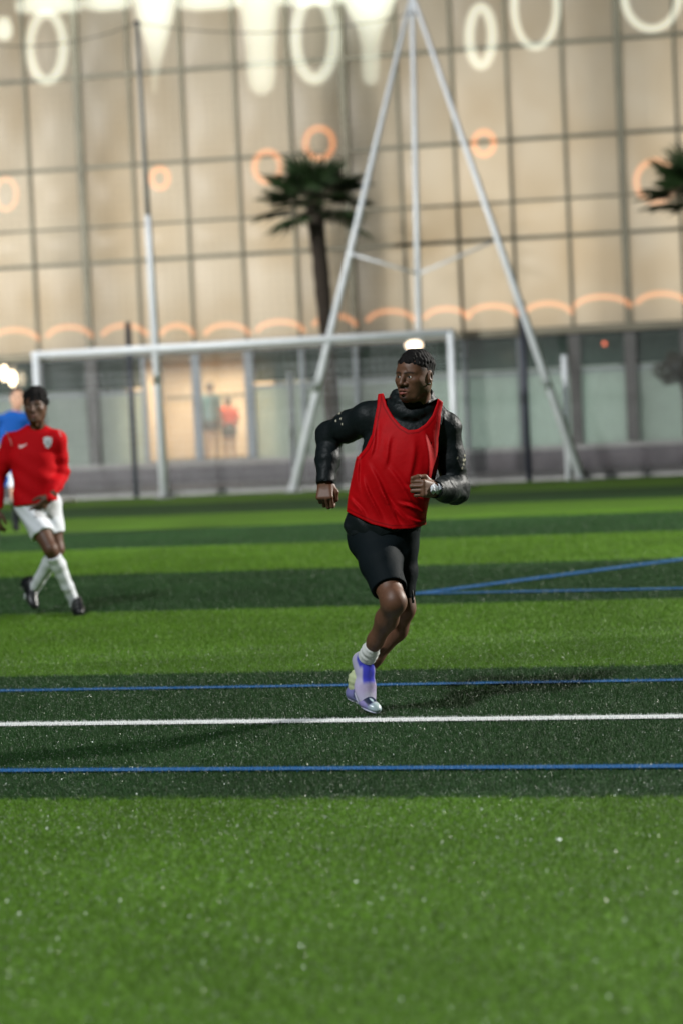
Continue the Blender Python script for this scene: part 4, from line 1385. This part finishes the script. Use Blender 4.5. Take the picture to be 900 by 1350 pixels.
FL = [(478, 628, 503, 690, .010, 5), (486, 612, 524, 694, .011, 6), (497, 640, 540, 694, .010, 5), (507, 612, 558, 684, .009, 6), (470, 596, 474, 650, .007, 5),
      (524, 660, 560, 678, .009, 4), (498, 556, 486, 606, .006, 5), (517, 572, 504, 618, .006, 6), (560, 566, 566, 630, .006, 6), (463, 655, 482, 686, .008, 4),
      (530, 640, 560, 660, .007, 4), (545, 580, 540, 640, .005, 7), (512, 668, 530, 696, .007, 4), (535, 682, 559, 688, .006, 3)]
f.disp(ridge_set(A, FL, -.12))
Uv = lambda u, v: (A(u, v, -.08)[0], A(u, v, -.08)[2])
neckl = [(506, 519), (510, 535), (518, 549), (528, 561), (538, 567), (549, 566), (560, 559), (569, 548), (575, 533)]
bibp = [(506, 512)] + neckl + [(577, 525), (584, 530), (581, 545), (578, 575), (577, 600), (590, 612), (590, 691), (559, 693), (540, 697), (515, 697), (490, 691), (468, 681), (440, 668), (440, 606), (472, 602), (482, 590), (490, 572), (494, 550), (497, 535), (499, 512)]
pf = poly2d([Uv(*q) for q in bibp])
f.cut(lambda X, Y, Z: pf(X, Z))
f.sub(STACK(rows(TR, -.006), 2.3))
V, Q = f.mesh(1)
edge = -pf(V[:, 0], V[:, 2])
seam = np.exp(-((edge - .016) / .0028) ** 2)[:, None]
bibo = put('bib', V, Q, M_bib, run, np.array([[.43, .002, .005]]) * (1 - .55 * seam))

# shorts
e0R = A(513, 777, -.19); e0L = A(533, 787, .03)
sp = [STACK(rows([(690, 457, 556, .03, .120), (705, 457, 554, .03, .122), (722, 461, 552, .04, .118), (738, 474, 548, .04, .09), (752, 492, 536, .04, .05)]), 2.2)]
lR = chain([A(493, 712, .03), A(501, 742, -.08), e0R + (e0R - A(501, 742, -.08)) * .15], [.112, .095, .079])
lL = chain([A(522, 716, .06), A(526, 752, .05), A(530, 800, .03)], [.104, .084, .056])
f = Field(*bounds_of(sp + lR + lL, .03), .005)
f.add(sp); f.add(lR, .03)
g = f.like(); g.add(lL, .02); g.plane(A(535, 788, 0), (.05, 0, -1)); f.plane(e0R, nrm(A(519, 800, -.27) - A(501, 735, -.06)) + np.array([0.0, 0, 0]), .002)
f.D = smin(f.D, g.D, .018)
f.disp(lambda X, Y, Z: .0035 * Wob(61, 20)(X, Y, Z))
f.disp(folds(62, (.5, .1, -.8), 75, .0045, centre=A(520, 735, -.1), radius=.16))
f.sub(chain([A(505, 745, -.09), knR + (knR - hipR) * .1], [.070, .068]), .003)
f.sub(chain([A(531, 760, .04), A(533, 815, .03)], [.050, .050]), .003)
V, Q = f.mesh(1)
sho = put('shorts', V, Q, M_short, run)
MB().tube([A(543, 778, -.03), A(544, 790, -.03)], .004, 6).build('drawcord', M_dcloth, run, smooth=True)
MB().tube([A(543.5, 788, -.03), A(544, 795, -.03)], [.007, .006], 8).build('cord_end', M_blackb, run, smooth=True)

# socks and boots
def sock(pts, rad, m=M_sock, name='sock', h=.004, ribs=None, who=None):
    V, Q = sdf_mesh(chain(pts, rad), h, .01, [folds(71, np.array(pts[0]) - np.array(pts[-1]), ribs or 240, .0022)], margin=.02)
    return put(name, V, Q, m, who or run)
M_sockn = mat('pale_green_sock', (0.46, 0.52, 0.30), .85, bump=(120, .4, .003))
dS = nrm(anR - knR)
sock([anR - dS * .055, anR - dS * .01, heelR + fY * .045 + fZ * .06], [.043, .042, .037])
dS = nrm(anL - knL)
sock([anL - dS * .020, anL - dS * .005, heelL + lY * .045 + lZ * .05], [.043, .044, .037], M_sockn)

def boot_cols(dark):
    def fn(V):
        lav = np.array([.20, .20, .44]) if dark else np.array([.46, .44, .60]); blue = np.array([.055, .06, .50]); wht = np.array([.55, .56, .62]); mint = np.array([.36, .48, .46]); pink = np.array([.46, .33, .58])
        C = np.tile(lav, (len(V), 1))
        nz = Wob(81, 70)(V[:, 0], V[:, 1], V[:, 2])
        def mixin(w, c):
            w = np.clip(w, 0, 1)[:, None]; C[:] = C * (1 - w) + c * w
        mixin((nz - .1) * 1.5, wht)
        mixin(np.exp(-((V[:, 1] - .185) / .035) ** 2) * .7 * (nz * .5 + .6), pink)
        mixin(np.clip((V[:, 1] - .215) / .03, 0, 1) * .8, mint if dark else np.array([.48, .46, .62]))
        mixin(np.clip((.02 - V[:, 1]) / .02, 0, 1), wht)
        # blue collar and tongue
        w = np.clip((V[:, 2] - .074 + .0 * V[:, 1]) / .01, 0, 1) * np.clip((.10 - V[:, 1]) / .02, 0, 1)
        mixin(w, blue)
        t = np.clip((.030 - np.abs(V[:, 0])) / .006, 0, 1) * np.clip((V[:, 2] - (.062 - .10 * (V[:, 1] - .1))) / .008, 0, 1) * np.clip((.178 - V[:, 1]) / .02, 0, 1) * np.clip((V[:, 1] - .05) / .02, 0, 1)
        mixin(t, np.array([.012, .018, .05]) if dark else blue)
        if dark:
            n2 = np.clip((.040 - np.abs(V[:, 0] - .006)) / .006, 0, 1) * np.clip((V[:, 2] - .030) / .006, 0, 1) * np.clip((V[:, 1] - .075) / .02, 0, 1) * np.clip((.235 - V[:, 1]) / .01, 0, 1)
            mixin(n2, np.array([.012, .02, .055])); mixin(n2 * np.clip((Wob(83, 150)(V[:, 0], V[:, 1] * .6, V[:, 2]) - .25) * 5, 0, 1), np.array([.45, .58, .62]))
        else:
            st_ = np.clip((np.abs(V[:, 0]) - .026) / .004, 0, 1) * np.clip((Wob(84, 90)(V[:, 0], V[:, 1], V[:, 2]) - .2) * 5, 0, 1)
            mixin(st_ * .7, np.array([.14, .13, .42]))
            mixin(np.clip((.012 - V[:, 2]) / .004, 0, 1), np.array([.20, .20, .30]))
        return C
    return fn
M_lacew = mat('lace', (.70, .68, .80), .6)
boot(run, heelR, toeR, upR, M_boot, boot_cols(False), lace=M_lacew, wide=1.16)
boot(run, heelL, toeL, upL, M_boot, boot_cols(True), lace=mat('lace_pale', (.55, .66, .72), .3))
# white wrap on the left wrist
dW = nrm(fdir)
V, Q = sdf_mesh(chain([wrL - dW * .02, wrL + dW * .030], [.031, .031]), .003, 0, [crinkle(91, 160, .004)], margin=.02)
put('wrist_wrap', V, Q, M_wcloth, run)

# ------------------------------------------------------------------ generic players
def build_player(root, T, J, skin, mats, hairkind, hair_mat, head_c, head_yaw, torso_rows, hemv, h=.008, extra=None, sleeves=True, beard=.3, lip=(.2, .07, .06), long_socks=True, look=0, shoes=True, hands=True, hem_n=(0, 0, -1), collar=.060):
    """T(u,v,d) pixel to point; J joints"""
    shR, elR, wrR, shL, elL, wrL = [J[k] for k in ('shR', 'elR', 'wrR', 'shL', 'elL', 'wrL')]
    hipR, knR, anR, hipL, knL, anL = [J[k] for k in ('hipR', 'knR', 'anR', 'hipL', 'knL', 'anL')]
    mid = (shR + shL) / 2; pel = (hipR + hipL) / 2
    mb_ = mid + np.array([0, .03, -.03])
    bp_ = [RC(mb_, pel, .075, .09), RC(mb_, shR, .05, .05), RC(mb_, shL, .05, .05)]
    bp_ += chain([shR, elR, wrR], [.046, .038, .026]) + chain([shL, elL, wrL], [.046, .038, .026])
    bp_ += chain([hipR, (hipR + knR) / 2, knR], [.085, .074, .052]) + chain([hipL, (hipL + knL) / 2, knL], [.085, .074, .052])
    for kn, an in ((knR, anR), (knL, anL)):
        p, r = calf(kn, an, (0, 1, 0), (.050, .052, .034)); bp_ += chain(p, r)
    bV, bQ = sdf_mesh(bp_, h, .03)
    Rm = rotz(head_yaw)
    hw = lambda V: V @ Rm.T + head_c
    hV, hQ, hC = head(skin, lip, beard, h=.0032, hl=hairkind)
    parts = [(bV, bQ, skin), (hw(hV), hQ, hC)]
    for hd in J.get('hands', []):
        parts.append((*hand_mesh(*hd[:4], **hd[4]), skin))
    V, Q, C = join(parts)
    put('body', V, Q, M_skin, root, C)
    for s in (-1, 1):
        V, Q, C = eyeball(s, look); put('eye', hw(V), Q, M_eye, root, C)
    V, Q = hair(hairkind, .004); put('hair', hw(V), Q, hair_mat, root)
    # shirt
    st = STACK(torso_rows, 2.3)
    slv = []
    f = Field(*bounds_of([st] + chain([shR, elR, wrR], [.08] * 3) + chain([shL, elL, wrL], [.08] * 3), .04), .0075)
    f.add(st)
    f.add([RC(mid + np.array([0, .02, .02]), shR, .06, .066), RC(mid + np.array([0, .02, .02]), shL, .06, .066)], .05)
    for a, b, c in ((shR, elR, wrR), (shL, elL, wrL)):
        g = f.like()
        if sleeves: g.add(chain([a, (a + b) / 2, b, (b + c) / 2, c], [.070, .064, .056, .050, .041]), .02)
        else: g.add(chain([a, a + (b - a) * .62], [.070, .068]), .02)
        f.D = smin(f.D, g.D, .03)
    f.disp(lambda X, Y, Z: .005 * Wob(101, 22)(X, Y, Z))
    f.disp(folds(102, (.5, 0, .85), 60, .006, centre=pel + np.array([0, -.1, .12]), radius=.25))
    for b in (elR, elL): f.disp(folds(103, (.2, 0, 1), 90, .005, centre=b, radius=.13))
    f.plane(hemv, hem_n, .004)
    nk = head_c + np.array([0, .03, -.078])
    f.sub(RC(nk + np.array([0, 0, .03]), nk + np.array([0, -.004, -.048]), collar, collar), .008)
    V, Q = f.mesh(1)
    put('shirt', V, Q, mats['shirt'], root)
    shirt = (V, Q)
    # shorts
    f = Field(*bounds_of(chain([hipR, knR], [.12, .12]) + chain([hipL, knL], [.12, .12]), .06), .0075)
    top = [RC(hipR + np.array([0, 0, .03]), hipL + np.array([0, 0, .03]), .105, .105), RC(pel + np.array([0, 0, .1]), pel, .11, .12)]
    f.add(top, .04)
    for k, (a, b) in enumerate(((hipR, knR), (hipL, knL))):
        fr = J.get('short_len', .72)
        g = f.like()
        e = a + (b - a) * fr
        g.add(chain([a, e + (b - a) * .15], [.105, .085]), .02); g.plane(e, b - a, .002)
        f.D = smin(f.D, g.D, .02)
        f.sub(chain([a + (b - a) * (fr - .12), b], [.068, .07]), .004)
    f.disp(lambda X, Y, Z: .004 * Wob(111, 20)(X, Y, Z))
    f.disp(folds(112, (.6, 0, .8), 60, .004))
    V, Q = f.mesh(1)
    put('shorts', V, Q, mats['shorts'], root)
    for kn, an in ((knR, anR), (knL, anL)):
        if long_socks:
            p, r = calf(kn, an, (0, 1, 0), (.056, .058, .041))
            k0 = p[0] + (p[3] - p[0]) * .12
            V, Q = sdf_mesh(chain([k0] + p[1:] + [an + (an - kn) * .08], [.057] + r[1:] + [.042]), .006, .02, [lambda X, Y, Z: .002 * Wob(121, 60)(X, Y, Z)], cuts=[(k0, kn - an, .004)])
            put('sock', V, Q, mats['sock'], root)
    for hp, tp, up in J.get('boots', []):
        boot(root, hp, tp, up, mats['boot'], None, studs=J.get('studs', True), lace=mats.get('lace'))
    return shirt

# ------------------------------------------------------------------ the player in the red long-sleeved shirt
Y1 = 18.2
def B_(u, v, d=0.0): return at(u, v, Y1 + d)
o1 = ground(100, 811); o1[2] = 0
p2 = empty('person', tuple(o1))
tag(p2, 'person in long sleeved red shirt with white crest, white shorts and white socks', 'person')
def rows2(T, lst, yaw=0.0):
    out = []
    for v, ul, ur, dc, hd in lst:
        a, b = T(ul, v, dc), T(ur, v, dc); c = (a + b) / 2
        out.append((c[2], c[0], c[1], (b[0] - a[0]) / 2, hd, yaw))
    return out
J = dict(shR=B_(16, 582, .02), elR=B_(-3, 632, .06), wrR=B_(-4, 673, -.05), shL=B_(76, 580, 0), elL=B_(82, 624, .05), wrL=B_(66, 656, -.16),
         hipR=B_(38, 668, .02), knR=B_(67, 724, -.17), anR=B_(100, 797, .03), hipL=B_(63, 668, .03), knL=B_(76, 724, -.02), anL=B_(42, 782, .24))
J['hands'] = [(J['wrR'], (0, -.2, -1), (.6, -.6, 0), (-.8, -.6, 0), dict(curl=(25, 30, 20), thumb='open', h=.0034)),
              (J['wrL'], B_(51, 671, -.2) - J['wrL'], (-.5, -.5, .6), (.2, -1, .3), dict(curl=((10, 15, 10), (30, 40, 30), (35, 45, 30), (35, 45, 30)), thumb='open', h=.0034))]
J['short_len'] = .66
bt = B_(106, 809, -.20); bt[2] = .012
bh = B_(101, 806, .09); bh[2] = .02
tl_ = B_(46, 805, .14); hl_ = B_(29, 768, .30)
J['boots'] = [(bh, bt, (0, 0, 1)), (hl_, tl_, (.75, -.35, .5))]
TR2 = rows2(B_, [(560, 36, 58, .03, .05), (567, 26, 67, .03, .08), (578, 14, 77, .02, .10), (600, 13, 77, .0, .115), (625, 16, 75, 0, .115), (645, 18, 76, 0, .115), (668, 19, 78, .0, .118)])
SK2 = np.array([.098, .046, .027])
shirt2 = build_player(p2, B_, J, SK2, dict(shirt=M_redj, shorts=M_wcloth, sock=M_wcloth, boot=M_blackb), 'afro', M_hair, B_(47, 536, -.03), math.radians(-6), TR2, B_(45, 664, 0), hem_n=(.1, 0, -1), beard=.4)
# crest, tick logo and shoulder piping on the shirt
from mathutils.bvhtree import BVHTree
bvh2 = BVHTree.FromPolygons([tuple(p) for p in shirt2[0]], [tuple(int(i) for i in q) for q in shirt2[1]])
def on_shirt(u, v, lift=.002):
    d = nrm(ray(u, v)); h = bvh2.ray_cast(Vector(CAM), Vector(d))[0]
    return np.array(h) - d * lift if h is not None else at(u, v, Y1 - .12)
def decal(name, poly, m, parent, lift=.002):
    """flat print lying on the shirt"""
    P_ = np.array(poly, float); c = P_.mean(0); V, F_ = [], []
    n_, rr = len(P_), 5
    for k in range(rr + 1):
        for q in P_: V.append(on_shirt(*(c + (q - c) * k / rr), lift))
    for k in range(rr):
        for i in range(n_):
            j = (i + 1) % n_
            F_.append((k * n_ + i, k * n_ + j, (k + 1) * n_ + j, (k + 1) * n_ + i))
    return MB().add(V, F_).build(name, m, parent, smooth=True)
M_crest = mat('crest', (.55, .56, .58), .6, noise=(60, .25))
decal('crest', [(57.5, 577), (63, 575.5), (68.8, 577), (69, 583), (67, 588), (63.5, 591.5), (60, 588.5), (57.8, 583)], M_crest, p2)
decal('crest_band', [(60, 580.5), (66.5, 580.5), (66, 584), (63.4, 587), (60.6, 584)], mat('crest_inner', (.40, .42, .46), .6), p2, .004)
decal('tick_logo', [(25, 586.5), (27.5, 587.2), (37, 584.6), (30, 590.3), (26.4, 591.2), (25, 589.6)], mat('logo_pink', (.70, .45, .45), .6), p2)
M_pipe = mat('piping', (.62, .40, .40), .6)
MB().tube([on_shirt(8, 569), on_shirt(11, 574), on_shirt(14, 580), on_shirt(16, 588)], .0035, 6).build('piping', M_pipe, p2, smooth=True)
MB().tube([on_shirt(76, 566), on_shirt(79, 570), on_shirt(81, 575)], .0035, 6).build('piping', M_pipe, p2, smooth=True)

# ------------------------------------------------------------------ the player in blue behind
Y2 = 30.5
def C_(u, v, d=0.0): return at(u, v, Y2 + d)
o2 = np.array([C_(10, 700)[0], Y2, 0])
p3 = empty('person', tuple(o2))
tag(p3, 'blurred person in blue shirt and white shorts behind the red shirted player', 'person')
zf = lambda u, z, d: np.array([C_(u, 650, d)[0], Y2 + d, z])
J = dict(shR=C_(-2, 554), elR=C_(-10, 585, .1), wrR=C_(-6, 615, -.1), shL=C_(33, 552), elL=C_(40, 584, .08), wrL=C_(36, 612, -.1),
         hipR=zf(0, .93, 0), knR=zf(-6, .50, -.15), anR=zf(-8, .10, 0), hipL=zf(18, .93, 0), knL=zf(21, .55, -.1), anL=C_(22, 688, .25))
J['hands'] = [(J['wrL'], (0, -.3, -1), (-.6, -.6, 0), (.8, -.6, 0), dict(curl=(35, 40, 30), thumb='open', h=.004)), (J['wrR'], (0, -.3, -1), (.6, -.6, 0), (-.8, -.6, 0), dict(curl=(35, 40, 30), thumb='open', h=.004))]
tR = zf(-8, .012, -.2); hR_ = zf(-8, .012, .07)
J['boots'] = [(hR_, tR, (0, 0, 1)), (C_(19, 689, .33), C_(23, 701, .10), (.2, -.5, .8))]
J['studs'] = False
TR3 = rows2(C_, [(541, 12, 26, .03, .06), (546, 4, 30, .03, .09), (555, -1, 33, .02, .11), (580, 0, 32, 0, .12), (610, 2, 31, 0, .12), (645, 0, 32, 0, .13)])
build_player(p3, C_, J, np.array([.48, .28, .19]), dict(shirt=M_bluej, shorts=M_wcloth, sock=M_dcloth, boot=M_blackb), 'short', M_hairb, C_(23, 525), math.radians(20), TR3, C_(15, 642), beard=0, lip=(.45, .18, .15))

# ------------------------------------------------------------------ two people inside the lobby
def bystander(uc, D, ztop, skin, label, shirt, shorts, yaw, cat='person', lean=0):
    x = at(uc, 560, D)[0]
    sc = (ztop) / 1.76
    t = empty('person', (x, D, FLOOR)); tag(t, label, 'person')
    z = lambda h_: FLOOR + h_ * sc
    R = rotz(yaw)
    P_ = lambda a, b, c: np.array([x, D, 0]) + R @ np.array([a * sc, b * sc, 0]) + np.array([0, 0, z(c)])
    J = dict(shR=P_(-.18, 0, 1.42), elR=P_(-.24, .02, 1.14), wrR=P_(-.22, -.10, .92), shL=P_(.18, 0, 1.42), elL=P_(.24, .02, 1.14), wrL=P_(.20, -.12, .95),
             hipR=P_(-.09, 0, .90), knR=P_(-.10, -.04, .50), anR=P_(-.11, .02, .09), hipL=P_(.09, 0, .90), knL=P_(.11, -.06, .50), anL=P_(.12, .0, .09))
    J['hands'] = [(J['wrR'], (0, 0, -1), R @ np.array([.3, -1, 0]), R @ np.array([-1, 0, 0]), dict(curl=(30, 35, 25), thumb='open', h=.004)), (J['wrL'], (0, 0, -1), R @ np.array([-.3, -1, 0]), R @ np.array([1, 0, 0]), dict(curl=(30, 35, 25), thumb='open', h=.004))]
    J['boots'] = [(P_(-.11, .06, .004), P_(-.13, -.2, .004), (0, 0, 1)), (P_(.12, .06, .004), P_(.14, -.2, .004), (0, 0, 1))]
    J['studs'] = False; J['short_len'] = .42
    rw = []
    for hz, a, b in ((1.50, .07, .06), (1.46, .13, .085), (1.36, .195, .11), (1.15, .185, .12), (.95, .18, .12), (.86, .185, .125)):
        p_ = P_(0, 0, hz); rw.append((p_[2], p_[0], p_[1], a * sc, b * sc, yaw))
    build_player(t, None, J, np.array(skin), dict(shirt=shirt, shorts=shorts, boot=M_blackb), 'short', M_hairb, P_(0, -.02, 1.64), yaw, rw, P_(0, 0, .90), beard=0, sleeves=False, long_socks=False, lip=(.4, .17, .14), h=.010)
dl = float(fp(cs(2), 0, .75)[1])
bystander(279, dl, 1.78, (.42, .24, .16), 'person in grey teal shirt standing in the lit doorway lobby', M_teal, M_dcloth, math.radians(150))
bystander(302, dl + .55, 1.42, (.42, .24, .16), 'shorter person in bright orange vest beside the teal shirted one', M_orange, M_dcloth, math.radians(200))
